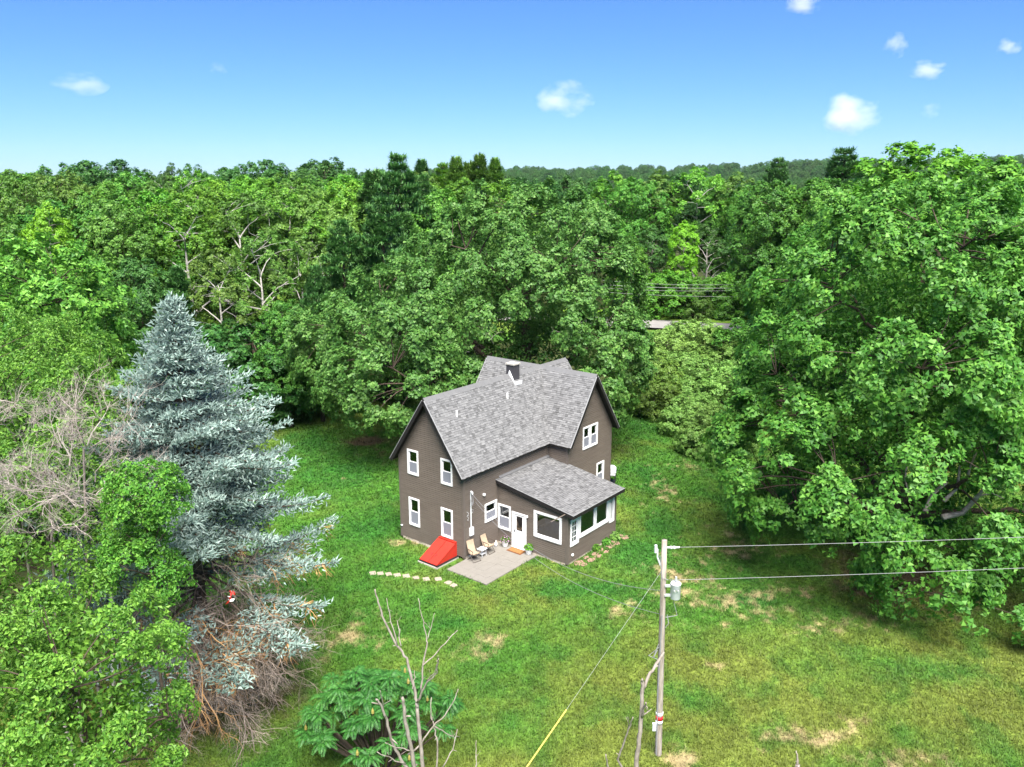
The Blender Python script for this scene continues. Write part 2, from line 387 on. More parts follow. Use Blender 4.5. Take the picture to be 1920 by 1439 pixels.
# grass blades standing on the lawn: real triangles, three to a tuft
rng = np.random.default_rng(5)
N = 290000
D = 22.5 * np.exp(rng.random(N) * math.log(74 / 22.5))
X = (rng.random(N) * 2 - 1) * (.66 * D + 2.5)
v, u = w2h(X, D)
inside = ((v > -.05) & (v < VB) & (u > -.02) & (u < W)) | ((v > L) & (v < L + G) & (u > -PR) & (u < UB)) | ((v > LS) & (v < L) & (u > -S) & (u < 0)) \
    | ((v > -1.42) & (v < LS) & (u > -2.78) & (u < 0)) | ((v > -1.75) & (v < .1) & (u > .2) & (u < 1.9))
steps_px = [(698.9, 1075.7), (713.2, 1076), (728.7, 1077.1), (744.7, 1078.6), (761.9, 1080.3), (779.7, 1083.7), (799.2, 1085.8), (821.5, 1085.5), (841, 1092.3), (850.7, 1097.5)]
for p_ in steps_px:
    g = ground(*p_); inside |= (np.abs(X - g[0]) < .2) & (np.abs(D - g[1]) < .2)
left_w = (-X - 18 - .05 * D) > 1.5
cols = lawn_cols(X, D)
bare = (cols[:, 0] > cols[:, 1] * 1.12) & (rng.random(N) < .72)
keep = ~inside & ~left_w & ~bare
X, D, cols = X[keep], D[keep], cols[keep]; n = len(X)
lush = np.clip((cols[:, 1] / (cols[:, 0] + .01) - 2) / 3, 0, 1)
hgt = (.04 + .07 * rng.random(n) + .09 * lush * rng.random(n) + .12 * (rng.random(n) < .03)) * (1 + np.clip(D - 40, 0, 30) * .02)
wid = .018 * (1 + np.clip(D - 25, 0, 60) * .035)
base = np.stack([X, D, gheight(X, D)], -1)
VV = []; CC = []
for b in range(3):
    az = rng.random(n) * 2 * math.pi; lean = .35 + .9 * rng.random(n)
    off = base + np.stack([rng.normal(0, .05, n), rng.normal(0, .05, n), np.zeros(n)], -1)
    side = np.stack([-np.sin(az), np.cos(az), np.zeros(n)], -1) * wid[:, None]
    tip = off + np.stack([np.cos(az) * lean, np.sin(az) * lean, np.ones(n)], -1) * hgt[:, None]
    VV.append(np.stack([off - side, off + side, tip], 1))
    cc = cols * (.72 + .65 * rng.random(n))[:, None]; CC.append(np.repeat(cc[:, None], 3, 1))
VV = np.concatenate(VV).reshape(-1, 3); CC = np.concatenate(CC).reshape(-1, 3)
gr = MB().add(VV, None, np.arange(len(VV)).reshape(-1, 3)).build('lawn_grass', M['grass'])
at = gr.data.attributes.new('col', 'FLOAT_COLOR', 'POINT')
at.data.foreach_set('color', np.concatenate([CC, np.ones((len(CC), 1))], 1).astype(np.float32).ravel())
tag(gr, 'short patchy green grass of the lawn around the house', 'grass', kind='stuff')

# road beyond the yard
ra, rb_ = ground(1195, 610), ground(1350, 618)
rd = norm(rb_ - ra); rn = np.array([-rd[1], rd[0], 0])
mb = MB(); P0 = ra - rd * 300; P1 = ra + rd * 300
t_ = np.linspace(0, 1, 61)[:, None]
c_ = P0 + (P1 - P0) * t_
for w0, w1, nm, mt, z in [(-3.2, 3.2, 'road', 'asphalt', .32)]:
    mb = MB(); a = c_ + rn * w0; b = c_ + rn * w1
    a[:, 2] = z; b[:, 2] = z
    V = np.stack([a, b], 1).reshape(-1, 3); i = np.arange(60)[:, None] * 2
    mb.add(V, np.concatenate([i, i + 1, i + 3, i + 2], 1)[:, ::-1])
    tag(mb.build(nm, M[mt]), kind='structure')
# mown verge along the road's far side
a = c_ + rn * 3.3; b = c_ + rn * 9
a[:, 2] = .33; b[:, 2] = .5
V = np.stack([a, b], 1).reshape(-1, 3); i = np.arange(60)[:, None] * 2
M['verge'] = mat_noise('verge_grass', [(.3, (.07, .17, .015)), (.7, (.15, .22, .03))], .8, .9, .1, .6, 6)
tag(MB().add(V, np.concatenate([i, i + 1, i + 3, i + 2], 1)[:, ::-1]).build('road_verge', M['verge']), kind='structure')

# ------------------------------------------------------------------ house
house = tag(empty('farmhouse', (AX, AY, 0), YAW), 'brown clapboard two-storey farmhouse with grey shingle cross-gable roof and sunroom', 'house')
CO = .11   # clapboard course
def siding(name, axis, val, out, a0, a1, z0, topfun, holes=(), parent=house):
    """lap siding: courses of tilted boards on the plane axis=val, running a0..a1, outward sign out; topfun(z)->(lo,hi) interval."""
    mb = MB(); z = z0
    def P(a, off, z):
        o = val + out * off
        return (o, a, z) if axis == 0 else (a, o, z)
    while True:
        zt = z + CO
        lo0, hi0 = topfun(z); lo1, hi1 = topfun(zt)
        if hi0 - lo0 < .02: break
        if hi1 < lo1: lo1 = hi1 = (lo1 + hi1) / 2
        iv = [(max(a0, lo0), min(a1, hi0), max(a0, lo1), min(a1, hi1))]
        for (h0, h1, hz0, hz1) in holes:
            if zt > hz0 + .03 and z < hz1 - .03:
                nv = []
                for (p, q, r, s_) in iv:
                    if h1 <= p or h0 >= q: nv.append((p, q, r, s_)); continue
                    if h0 > p: nv.append((p, h0, r, min(h0, s_)))
                    if h1 < q: nv.append((h1, q, max(h1, r), s_))
                iv = nv
        for (p, q, r, s_) in iv:
            if q - p < .01: continue
            k_ = .82; m_ = z + CO * k_
            pm, qm = p + (r - p) * k_, q + (s_ - q) * k_
            V = [P(p, .002, z), P(q, .002, z), P(p, .058, z), P(q, .058, z), P(pm, .05, m_), P(qm, .05, m_), P(pm, .002, m_ + .004), P(qm, .002, m_ + .004), P(r, .001, zt), P(s_, .001, zt)]
            mb.add(V, [(0, 1, 3, 2), (2, 3, 5, 4), (4, 5, 7, 6), (6, 7, 9, 8)])
        z = zt
        if z > 9.3: break
    return mb.build(name, M['siding'], parent)
gabW = lambda z: (0, W) if z <= HE else ((z - HE) / SL, W - (z - HE) / SL)
gabG = lambda z: (L, L + G) if z <= HE else (L + (z - HE) / SL, L + G - (z - HE) / SL)
rect = lambda a0, a1, zt: (lambda z: (a0, a1) if z < zt - .001 else (0, 0))
SRT = lambda u: 3.66 + .155 * u + .0     # sunroom roof underside at u (u negative outwards)
Z0 = .15
win_gable = [(3.14, 3.97, 3.96, 5.37), (.67, 1.49, 3.96, 5.37), (3.15, 3.96, .98, 2.6), (.71, 1.54, .98, 2.61)]
ins = lambda w_, i=.07: (w_[0] + i, w_[1] - i, w_[2] + i, w_[3] - i)
siding('wall', 0, 0, -1, 0, W, Z0, gabW, [ins(w_) for w_ in win_gable])
win_long = [(1.63, 2.65, 1.55, 2.6)]
siding('wall', 1, 0, -1, 0, L, Z0, rect(0, L, HE + .05), [ins(w_) for w_ in win_long])
siding('wall', 0, L, -1, -PR, 0, Z0, rect(-PR, 0, HE + .05))
win_wing = [(8.92, 10.5, 4.04, 5.4), (10.5, 11.32, 1.3, 2.77)]
siding('wall', 1, -PR, -1, L, L + G, Z0, gabG, [ins(w_) for w_ in win_wing])
siding('wall', 0, L + G, 1, -PR, UB, Z0, rect(-PR, UB, HE + .05))
siding('wall', 1, W, 1, 0, L, Z0, rect(0, L, HE + .05))
siding('wall', 1, UB, 1, L, L + G, Z0, gabG)
siding('wall', 0, L, -1, W, UB, Z0, rect(W, UB, HE + .05))
siding('wall', 0, VB, 1, 0, W, HE - .3, gabW)
# sunroom walls (its left wall stops under the sloping roof)
def sunL(z):
    if z < SRT(-S): return (-S, 0)
    return ((z - 3.66) / .155, 0)
w6 = (-.93, -.01, .9, 2.33); dr = (-2.0, -1.0, 0.0, 2.1); w7 = (-4.3, -2.5, 1.09, 2.56)
siding('wall', 0, LS, -1, -S, 0, Z0 - .05, sunL, [ins(w6), ins(w7), (dr[0] + .06, dr[1] - .06, -1, dr[3] - .05)])
wnL = (3.02, 3.80, .98, 2.45); wb = (3.82, 6.76, 1.18, 2.62); wnR = (6.8, 7.3, 1.03, 2.55)
siding('wall', 1, -S, -1, LS, L, Z0 - .05, rect(LS, L, SRT(-S) - .02), [ins(wnL), ins(wb, .1), ins(wnR)])
siding('wall', 0, L, 1, -S, -PR, Z0 - .05, lambda z: (-S, -PR) if z < SRT(-S) else ((z - 3.66) / .155, -PR))
# corner posts
mb = MB()
for (a, b, za, zb_) in [(0, 0, .1, HE - .1), (0, W, .1, HE - .1), (L, -PR, .1, HE - .1), (L + G, -PR, .1, HE - .1), (LS, -S, .05, 2.88), (L, -S, .05, 2.88)]:
    m2 = MB().box(a - .066, a + .066, b - .066, b + .066, za, zb_)
    m2.build('corner_post', M['siding_trim'], house)
MB().box(L - .06, L - .028, -.06, -.028, 3.7, HE).build('corner_post', M['siding_trim'], house)
# foundation
rg = random.Random(4)
fd = empty('foundation', parent=house)
def stones(axis, val, out, a0, a1, z0=-.12, z1=.14, size=.34):
    a = a0
    while a < a1 - .05:
        w_ = min(size * rg.uniform(.6, 1.4), a1 - a); d = rg.uniform(.0, .045)
        lo, hi = (val - .1, val + .02 + d) if out > 0 else (val - .02 - d, val + .1)
        m2 = MB()
        if axis == 0: m2.box(lo, hi, a + .012, a + w_ - .012, z0, z1 - rg.uniform(0, .02))
        else: m2.box(a + .012, a + w_ - .012, lo, hi, z0, z1 - rg.uniform(0, .02))
        m2.build('stone', M['rubble'], fd); a += w_
stones(0, 0, -1, 1.8, W - .04)
stones(1, 0, -1, .04, LS)
stones(0, LS, -1, -S + .04, -.04, -.1, .09)
stones(1, -S, -1, LS + .04, L - .04, -.1, .09)
stones(1, -PR, -1, L + .05, L + G - .05)
# interior shells so that the windows look into rooms
MB().box(LS + .05, L - .03, -S + .06, -.06, -.02, .08).build('interior_floor', M['interior_floor'], house)
MB().box(.25, L + G - .2, 1.9, 2.0, 0, HE).box(.2, L, .3, W - .3, 2.68, 2.78).box(L, L + G - .3, -PR + .3, W, 2.82, 2.9).box(L + .1, L + G - .1, .4, .5, 0, HE).build('interior_partition', M['interior'], house)
MB().box(LS + .06, L - .06, -.12, -.06, .08, 3.5).box(L - .12, L - .08, -S + .1, -.15, .08, 2.8).build('interior_partition', M['interior'], house)

# roofs
def shingles(mb, O, E, U, Nn, length, height, rg_, exp_=.125, tab=.2, trim=None):
    """rows of shingles on the plane O + a*E + b*U, normal Nn; a in 0..length, b from eave up to height"""
    rows = int(height / exp_)
    e = height / rows
    for r in range(rows):
        b0 = r * e; b1 = b0 + e * 1.15
        a = -rg_.random() * tab
        while a < length:
            w_ = tab * rg_.uniform(.4, 1.4); A0 = max(a, 0); A1 = min(a + w_ - .006, length)
            a += w_
            if A1 - A0 < .03: continue
            if trim and trim((A0 + A1) / 2, b0): continue
            h0 = .016 + rg_.random() * .012; j = rg_.uniform(-.012, .012)
            if rg_.random() < .28: h0 += .012
            p = lambda aa, bb, hh: O + E * aa + U * bb + Nn * hh
            V = [p(A0, b0 + j, h0), p(A1, b0 + j, h0), p(A1, b1, .004), p(A0, b1, .004), p(A0, b0 + j, 0), p(A1, b0 + j, 0)]
            mb.add(V, [(0, 1, 2, 3), (4, 5, 1, 0)], [(4, 0, 3), (5, 2, 1)])
rr = random.Random(9)
rgz = HE + SL * W / 2          # deck ridge height (underside plane)
def gable_roof(axis, a0, a1, w0, w1, base_z):
    """axis 0: ridge runs along v from a0 to a1, spans u in w0..w1. axis 1: the other way round."""
    roof = empty('roof', parent=house)
    mid = (w0 + w1) / 2; nn = math.hypot(1, SL)
    def P(a, w_, z): return np.array((a, w_, z) if axis == 0 else (w_, a, z), float)
    shm = MB(); dk = MB(); fas = MB()
    zE = base_z - SL * OE; zR = base_z + SL * (w1 - w0) / 2
    for sgn, we in ((1, w0 - OE), (-1, w1 + OE)):
        up = P(0, sgn / nn, SL / nn) - P(0, 0, 0); E_ = P(1, 0, 0) - P(0, 0, 0)
        Nn = P(0, -sgn * SL / nn, 1 / nn) - P(0, 0, 0)
        O = P(a0, we, zE)
        hgt_ = math.hypot(mid - we, zR - zE)
        th = RT * .75
        q = [O, O + E_ * (a1 - a0), O + E_ * (a1 - a0) + up * hgt_, O + up * hgt_]
        ql = [x + Nn * (th) for x in q]
        dk.hexa(q, ql)
        shingles(shm, O + Nn * (th + .001) - up * .02, E_, up, Nn, a1 - a0, hgt_, rr)
        for ae, sg in ((a0, -1), (a1, 1)):     # rake boards
            o1 = P(ae, we, zE); ee = (P(1, 0, 0) - P(0, 0, 0)) * sg * .03
            fas.hexa([o1 - Nn * .1, o1 - Nn * .1 + ee, o1 - Nn * .1 + ee + up * hgt_, o1 - Nn * .1 + up * hgt_], [o1 + Nn * (th - .02), o1 + Nn * (th - .02) + ee, o1 + Nn * (th - .02) + ee + up * hgt_, o1 + Nn * (th - .02) + up * hgt_])
            o2 = o1 + Nn * (th - .015); e2 = ee * 1.3
            dr_ = MB().hexa([o2, o2 + e2, o2 + e2 + up * hgt_, o2 + up * hgt_], [x + Nn * .028 for x in (o2, o2 + e2, o2 + e2 + up * hgt_, o2 + up * hgt_)]); dr_.build('drip_edge', M['drip'], roof)
        o1 = P(a0, we, zE) - up * .03
        fas.hexa([o1 - Nn * .03, o1 - Nn * .03 + E_ * (a1 - a0), o1 - Nn * .03 + E_ * (a1 - a0) + up * .028, o1 - Nn * .03 + up * .028], [x + Nn * (th + .02) for x in (o1, o1 + E_ * (a1 - a0), o1 + E_ * (a1 - a0) + up * .028, o1 + up * .028)])
    dk.build('roof_deck', M['black_trim'], roof)
    tag(shm.build('shingles', M['shingle'], roof), kind='stuff')
    fas.build('fascia', M['black_trim'], roof)
    zt = zR + RT * .75 * nn + .02
    a = a0
    while a < a1 - .05:
        b = min(a + .33, a1); m2 = MB(); hh = .016
        for sgn in (1, -1):
            wv = .15
            q = [P(a, mid, zt + hh), P(b, mid, zt + .006), P(b, mid - sgn * wv, zt + .006 - wv * SL), P(a, mid - sgn * wv, zt + hh - wv * SL)]
            qb = [x - np.array([0, 0, .02]) for x in q]
            m2.hexa(qb, q)
        m2.build('ridge_cap', M['ridge'], roof); a += .3
    return roof
roof_main = gable_roof(0, -OR_, VB + OR_, 0, W, HE + .03)
roof_cross = gable_roof(1, -PR - OR_, UB + OR_, L, L + G, HE + .028)
# sunroom shed roof
roof_sun = empty('roof', parent=house)
uF, uB, vA, vB_ = -S - .5, -.03, LS - .24, L + .12
zF, zB = 3.66 + .155 * uF, 3.66 + .155 * uB
MB().hexa([(vA, uF, zF), (vB_, uF, zF), (vB_, uB, zB), (vA, uB, zB)], [(vA, uF, zF + .1), (vB_, uF, zF + .1), (vB_, uB, zB + .1), (vA, uB, zB + .1)]).build('roof_deck', M['black_trim'], roof_sun)
sh = MB(); nn = math.hypot(1, .155)
U_ = np.array([0, 1, .155]) / nn; N_ = np.array([0, -.155, 1]) / nn
shingles(sh, np.array([vA, uF, zF + .101]) - U_ * .02, np.array([1., 0, 0]), U_, N_, vB_ - vA, math.hypot(uB - uF, zB - zF), rr, .125, .2, lambda a, b: vA + a > L - .02 and uF + b > -PR - .05)
tag(sh.build('shingles', M['shingle'], roof_sun), kind='stuff')
MB().hexa([(vA - .03, uF, zF - .1), (vA - .002, uF, zF - .1), (vA - .002, uB, zB - .1), (vA - .03, uB, zB - .1)], [(vA - .03, uF, zF + .09), (vA - .002, uF, zF + .09), (vA - .002, uB, zB + .09), (vA - .03, uB, zB + .09)]).box(vA - .03, vB_, uF - .04, uF - .003, zF - .1, zF + .085).build('fascia', M['black_trim'], roof_sun)
MB().box(vA - .05, vB_ + .02, uF - .05, uF - .02, zF + .087, zF + .112).hexa([(vA - .05, uF, zF + .092), (vA - .02, uF, zF + .092), (vA - .02, uB, zB + .092), (vA - .05, uB, zB + .092)], [(vA - .05, uF, zF + .118), (vA - .02, uF, zF + .118), (vA - .02, uB, zB + .118), (vA - .05, uB, zB + .118)]).build('drip_edge', M['drip'], roof_sun)
MB().hexa([(LS, -.14, zB + .1), (L - .03, -.14, zB + .1), (L - .03, -.03, zB + .13), (LS, -.03, zB + .13)], [(LS, -.14, zB + .14), (L - .03, -.14, zB + .14), (L - .03, -.03, zB + .24), (LS, -.03, zB + .24)]).build('flashing', M['ridge'], roof_sun)
# chimney with its flashing and cap
ch = MB().box(6.75, 7.3, W / 2 - .28, W / 2 + .27, rgz - .5, rgz + .72).build('chimney', M['chimney'], roof_main)
MB().box(6.7, 7.35, W / 2 - .33, W / 2 + .32, rgz + .72, rgz + .8).build('chimney_cap', M['concrete'], ch)
MB().hexa([(6.62, W / 2 - .02, rgz + .1), (6.72, W / 2 - .42, rgz - .45), (6.74, W / 2 - .4, rgz - .4), (6.73, W / 2, rgz + .1)], [(6.62, W / 2 - .02, rgz + .3), (6.72, W / 2 - .42, rgz - .3), (6.74, W / 2 - .4, rgz - .3), (6.73, W / 2, rgz + .42)]).box(6.72, 7.34, W / 2 - .46, W / 2 - .3, rgz - .5, rgz - .26).build('flashing', M['light_grey'], ch)
for (v_, u_) in [(1.25, 1.5), (5.58, 1.55)]:
    z_ = HE + .125 + SL * u_
    vp = MB().tube([(v_, u_, z_ - .2), (v_, u_, z_ + .36)], .055, 10).build('vent_pipe', M['white'], roof_main)
    MB().hexa([(v_ - .13, u_ - .13, z_ - .15), (v_ + .13, u_ - .13, z_ - .15), (v_ + .13, u_ + .05, z_ + .1), (v_ - .13, u_ + .05, z_ + .1)], [(v_ - .13, u_ - .14, z_ - .12), (v_ + .13, u_ - .14, z_ - .12), (v_ + .13, u_ + .04, z_ + .13), (v_ - .13, u_ + .04, z_ + .13)]).build('flashing', M['light_grey'], vp)

# windows: built in a local frame (x along the wall, -y outwards), then placed
def window(axis, val, out_, a0, a1, z0, z1, style='hung', cas=.1, label=None):
    w_ = a1 - a0; h_ = z1 - z0
    if axis == 0: loc = (val, a1, z0); rot = -math.pi / 2
    else: loc = (a0, val, z0); rot = 0
    y0, y1 = -.07, .03
    o = MB().box(0, cas, y0, y1, 0, h_).box(w_ - cas, w_, y0, y1, 0, h_).box(cas, w_ - cas, y0, y1, h_ - cas, h_).box(cas, w_ - cas, y0 - .015, y1, 0, cas).build('window', M['white'], house, False, loc, rot)
    def sash(x0, x1, q0, q1, y, f=.045, mull=(), screen=False):
        s_ = MB().box(x0, x0 + f, y, y + .03, q0, q1).box(x1 - f, x1, y, y + .03, q0, q1).box(x0 + f, x1 - f, y, y + .03, q1 - f, q1).box(x0 + f, x1 - f, y, y + .03, q0, q0 + f)
        for mm in mull: s_.box(*mm)
        s_.build('sash', M['white'], o)
        MB().quad((x0 + f, y + .018, q0 + f), (x1 - f, y + .018, q0 + f), (x1 - f, y + .018, q1 - f), (x0 + f, y + .018, q1 - f)).build('pane', M['glass'], o)
        if screen:
            MB().quad((x0 + .02, y - .004, q0 + .02), (x1 - .02, y - .004, q0 + .02), (x1 - .02, y - .004, q1 - .02), (x0 + .02, y - .004, q1 - .02)).build('insect_screen', M['screen'], o)
    c = cas
    if style == 'hung':
        m_ = h_ * .5
        sash(c, w_ - c, m_ - .02, h_ - c, -.005); sash(c, w_ - c, c, m_ + .02, -.032, .045, (), True)
    elif style == 'pair':
        m_ = h_ * .5; k = w_ / 2
        MB().box(k - .09, k + .09, y0 + .003, y1, c, h_ - c).build('mullion', M['white'], o)
        for x0, x1 in ((c, k - .09), (k + .09, w_ - c)):
            sash(x0, x1, m_ - .02, h_ - c, -.005); sash(x0, x1, c, m_ + .02, -.032, .045, (), True)
    elif style == 'fixed':
        sash(c, w_ - c, c, h_ - c, -.01, .05)
    elif style == 'picture':
        k = w_ * .54
        MB().box(k - .07, k + .07, y0 + .003, y1, c, h_ - c).build('mullion', M['white'], o)
        sash(c, k - .07, c, h_ - c, -.01, .06); sash(k + .07, w_ - c, c, h_ - c, -.01, .06)
    elif style == 'grid':
        mull = []
        nx_, nz_ = 2, 4; q = (w_ - 2 * c); hh = h_ - 2 * c
        mull.append((w_ / 2 - .018, w_ / 2 + .018, -.012, .012, c, h_ - c))
        for i in range(1, nz_): mull.append((c, w_ - c, -.013, .013, c + hh * i / nz_ - .015, c + hh * i / nz_ + .015))
        sash(c, w_ - c, c, h_ - c, -.01, .05, mull)
    elif style == 'shutter':
        sash(c, w_ - c, c, h_ - c, -.02, .04, [(w_ / 2 - .02, w_ / 2 + .02, -.022, .0, c, h_ - c)])
    if label: o['label'] = label
    return o
for w_ in win_gable: window(0, -.02, -1, *w_)
for w_ in win_long: window(1, -.02, -1, *w_)
window(1, -PR - .02, -1, *win_wing[0], 'pair'); window(1, -PR - .02, -1, *win_wing[1])
window(0, LS - .02, -1, *w6); window(0, LS - .02, -1, *w7, 'fixed', .13)
window(1, -S - .02, -1, *wnL, 'grid', .13); window(1, -S - .02, -1, *wb, 'picture', .13); window(1, -S - .02, -1, *wnR, 'shutter', .1)
# front door
door = MB().box(0, .09, -.05, .04, 0, 2.1).box(.91, 1.0, -.05, .04, 0, 2.1).box(.09, .91, -.05, .04, 2.0, 2.1).box(.09, .91, -.07, .05, 0, .05).build('door', M['white'], house, False, (LS - .02, -1.0, .02), -math.pi / 2)
MB().box(.1, .3, -.012, .03, .06, 1.99).box(.7, .9, -.012, .03, .06, 1.99).box(.3, .7, -.012, .03, .06, 1.05).box(.3, .7, -.012, .03, 1.87, 1.99).box(.2, .8, -.022, -.013, .2, .26).box(.2, .8, -.022, -.013, .86, .92).box(.2, .26, -.022, -.013, .262, .858).box(.74, .8, -.022, -.013, .262, .858).build('door_leaf', M['white'], door)
MB().quad((.3, .0, 1.05), (.7, 0, 1.05), (.7, 0, 1.87), (.3, 0, 1.87)).build('pane', M['glass'], door)
MB().tube([(.17, -.06, .98), (.17, -.012, .98)], .028, 10).box(.15, .19, -.02, -.012, .9, 1.06).tube([(.17, -.03, 1.14), (.17, -.012, 1.14)], .024, 10).build('handle', M['dark_metal'], door)
# wall lamps, vents
def wall_lamp(loc, rot, nm='wall_lamp'):
    o = MB().box(-.04, .04, -.02, 0, -.08, .08).tube([(0, -.02, .03), (0, -.09, .07), (0, -.12, .05)], .012, 6).build(nm, M['grey_metal'], house, False, loc, rot)
    MB().lathe([(.0, .06), (.035, .05), (.06, -.02), (.05, -.07), (.0, -.07)], 10, (0, -.12, 0)).build('lamp_shade', M['lampshade'], o)
wall_lamp((LS - .02, -2.1, 2.1), -math.pi / 2)
wall_lamp((LS + .25, -S - .02, 2.72), 0)
MB().lathe([(0, 0), (.08, 0), (.08, .12), (.05, .16), (0, .16)], 12).build('wall_vent', M['white'], house, True, (1.55, -.02, 3.2), (math.pi / 2, 0, 0))
MB().lathe([(0, 0), (.07, 0), (.09, .06), (.06, .1), (0, .1)], 12).build('wall_vent', M['white'], house, True, (3.25, -S - .02, .45), (math.pi / 2, 0, 0))
MB().lathe([(0, 0), (.05, 0), (.05, .1), (0, .1)], 10).tube([(0, .0, .05), (.0, .1, .08)], .02).build('hose_tap', M['light_grey'], house, True, (-.02, W - .06, .75), (0, -math.pi / 2, 0))
# sofa and lamp seen through the sunroom glass
sofa = tag(empty('sofa', h2w(4.6, -2.6, .08), YAW), 'pale sofa seen through the large sunroom window beside the door', 'sofa')
MB().box(-.45, .45, -1.0, 1.0, .1, .42).build('seat', M['cushion'], sofa)
MB().hexa([(.3, -1, .42), (.5, -1, .42), (.5, 1, .42), (.3, 1, .42)], [(.42, -1, .95), (.58, -1, .95), (.58, 1, .95), (.42, 1, .95)]).build('backrest', M['cushion'], sofa)
for yy in (-1.15, 1.0): MB().box(-.45, .55, yy, yy + .15, .1, .62).build('armrest', M['cushion'], sofa)
lamp = tag(empty('table_lamp', h2w(4.35, -4.2, .08), YAW), 'lamp with a white conical shade behind the sunroom front window', 'lamp')
MB().lathe([(0, 0), (.18, 0), (.16, .04), (.025, .06), (.03, .9), (.06, 1.0), (.015, 1.1), (0, 1.1)], 12).build('base', M['grey_metal'], lamp, True)
MB().lathe([(.22, 1.12), (.2, 1.16), (.08, 1.45), (.06, 1.45)], 16).build('lamp_shade', M['lampshade'], lamp, True)

# electric service mast on the long wall
em = tag(empty('electric_meter', h2w(.5, -.03, 0), YAW), 'white electric meter and conduit mast on the long wall beside the corner', 'electric meter')
MB().tube([(0, -.05, 1.66), (0, -.05, 3.6)], .035, 8).build('conduit', M['light_grey'], em)
MB().tube([(0, -.05, 3.58), (0, -.09, 3.7), (-.03, -.19, 3.68), (-.05, -.22, 3.58)], [.04, .055, .055, .03], 8).build('weatherhead', M['light_grey'], em)
MB().box(-.13, .15, -.12, 0, 1.24, 1.68).lathe([(0, 0), (.1, 0), (.1, .06), (.06, .1), (0, .1)], 12, (0, 0, 0)).build('meter_box', M['light_grey'], em)
mb = MB()
for i in range(3):
    t = np.linspace(0, 1, 9)[:, None]
    a = np.array([-.05, -.22, 3.6]); b = np.array([-.16 + .05 * i, -.16, 3.35 - .08 * i]); 
    mb.tube(a + (b - a) * t + np.array([0, -.08, -.45 + .1 * i]) * (4 * t * (1 - t)), .012, 5)
mb.build('drip_loop', M['cable'], em)
mb = MB()
for i, z_ in enumerate((2.55, 2.3)): mb.tube([(-.3, -.02, z_ + .1), (-.2, -.08, z_), (-.27, -.04, z_ - .12), (-.15, -.02, z_ - .16)], .012, 5)
mb.tube([(.03, -.05, 2.7), (.16, -.06, 2.62), (.14, -.05, 2.5), (.02, -.05, 2.45)], .012, 5)
mb.build('cable_loop', M['cable_light'], em)

# ------------------------------------------------------------------ patio, stepping stones, flagstones
patio = tag(empty('patio', (AX, AY, 0), YAW), kind='structure')
MB().box(-1.4, LS - .03, -2.72, -.06, -.1, .024).build('paver_bed', M['rubble'], patio)
rp = random.Random(3)
slabs = []; c_ = -2.74
while c_ < -.08:
    hh = min(rp.choice([.3, .42, .45, .6]), -.07 - c_)
    if -.07 - (c_ + hh) < .15: hh = -.07 - c_
    a_ = -1.42
    while a_ < LS - .05:
        ww = rp.uniform(.4, 1.0)
        if LS - .04 - (a_ + ww) < .25: ww = LS - .04 - a_
        slabs.append((a_, a_ + ww, c_, c_ + hh)); a_ += ww
    c_ += hh
for (a, b, c, d) in slabs:
    z_ = .036 + rp.uniform(-.002, .002)
    MB().hexa([(a + .002, c + .002, -.05), (b - .002, c + .002, -.05), (b - .002, d - .002, -.05), (a + .002, d - .002, -.05)], [(a + .003, c + .003, z_), (b - .003, c + .003, z_), (b - .003, d - .003, z_), (a + .003, d - .003, z_)]).build('paver', M['paver'], patio)
path = tag(empty('stepping_stone_path', (*ground(760, 1083)[:2], 0)), kind='structure')
for i, p_ in enumerate(steps_px):
    g = ground(*p_) - np.array(path.location); a = .145
    rz = math.radians(20) if i < 8 else math.radians(48)
    z_ = gheight(*ground(*p_)[:2]) + .022
    w_ = .17 * rp.uniform(.92, 1.08); d_ = .16 * rp.uniform(.92, 1.08)
    if i < 8: w_ *= 1.0; d_ *= 1.15
    MB().hexa([(-w_, -d_, -.1), (w_, -d_, -.1), (w_, d_, -.1), (-w_, d_, -.1)], [(-w_ + .01, -d_ + .01, 0), (w_ - .01, -d_ + .01, 0), (w_ - .01, d_ - .01, 0), (-w_ + .01, d_ - .01, 0)]).build('stone', M['stepstone'], path, False, (g[0], g[1], z_), rz + rp.uniform(-.06, .06))
bed = tag(empty('flagstone_bed', (AX, AY, 0), YAW), kind='structure')
v_ = 3.5
while v_ < 7.9:
    for row in range(2):
        k = rp.randint(5, 6); r_ = rp.uniform(.16, .3)
        an = sorted(rp.uniform(0, 2 * math.pi) for _ in range(k)); an = [i * 2 * math.pi / k + rp.uniform(-.3, .3) for i in range(k)]
        cx, cy_ = v_ + rp.uniform(-.1, .1), -4.95 - row * .33 + rp.uniform(-.08, .08)
        MB().prism([(cx + r_ * 1.2 * math.cos(t), cy_ + r_ * .75 * math.sin(t), -.06) for t in an], (0, 0, .06 + rp.uniform(0, .02))).build('stone', M['redstone'], bed)
    v_ += rp.uniform(.5, .8)

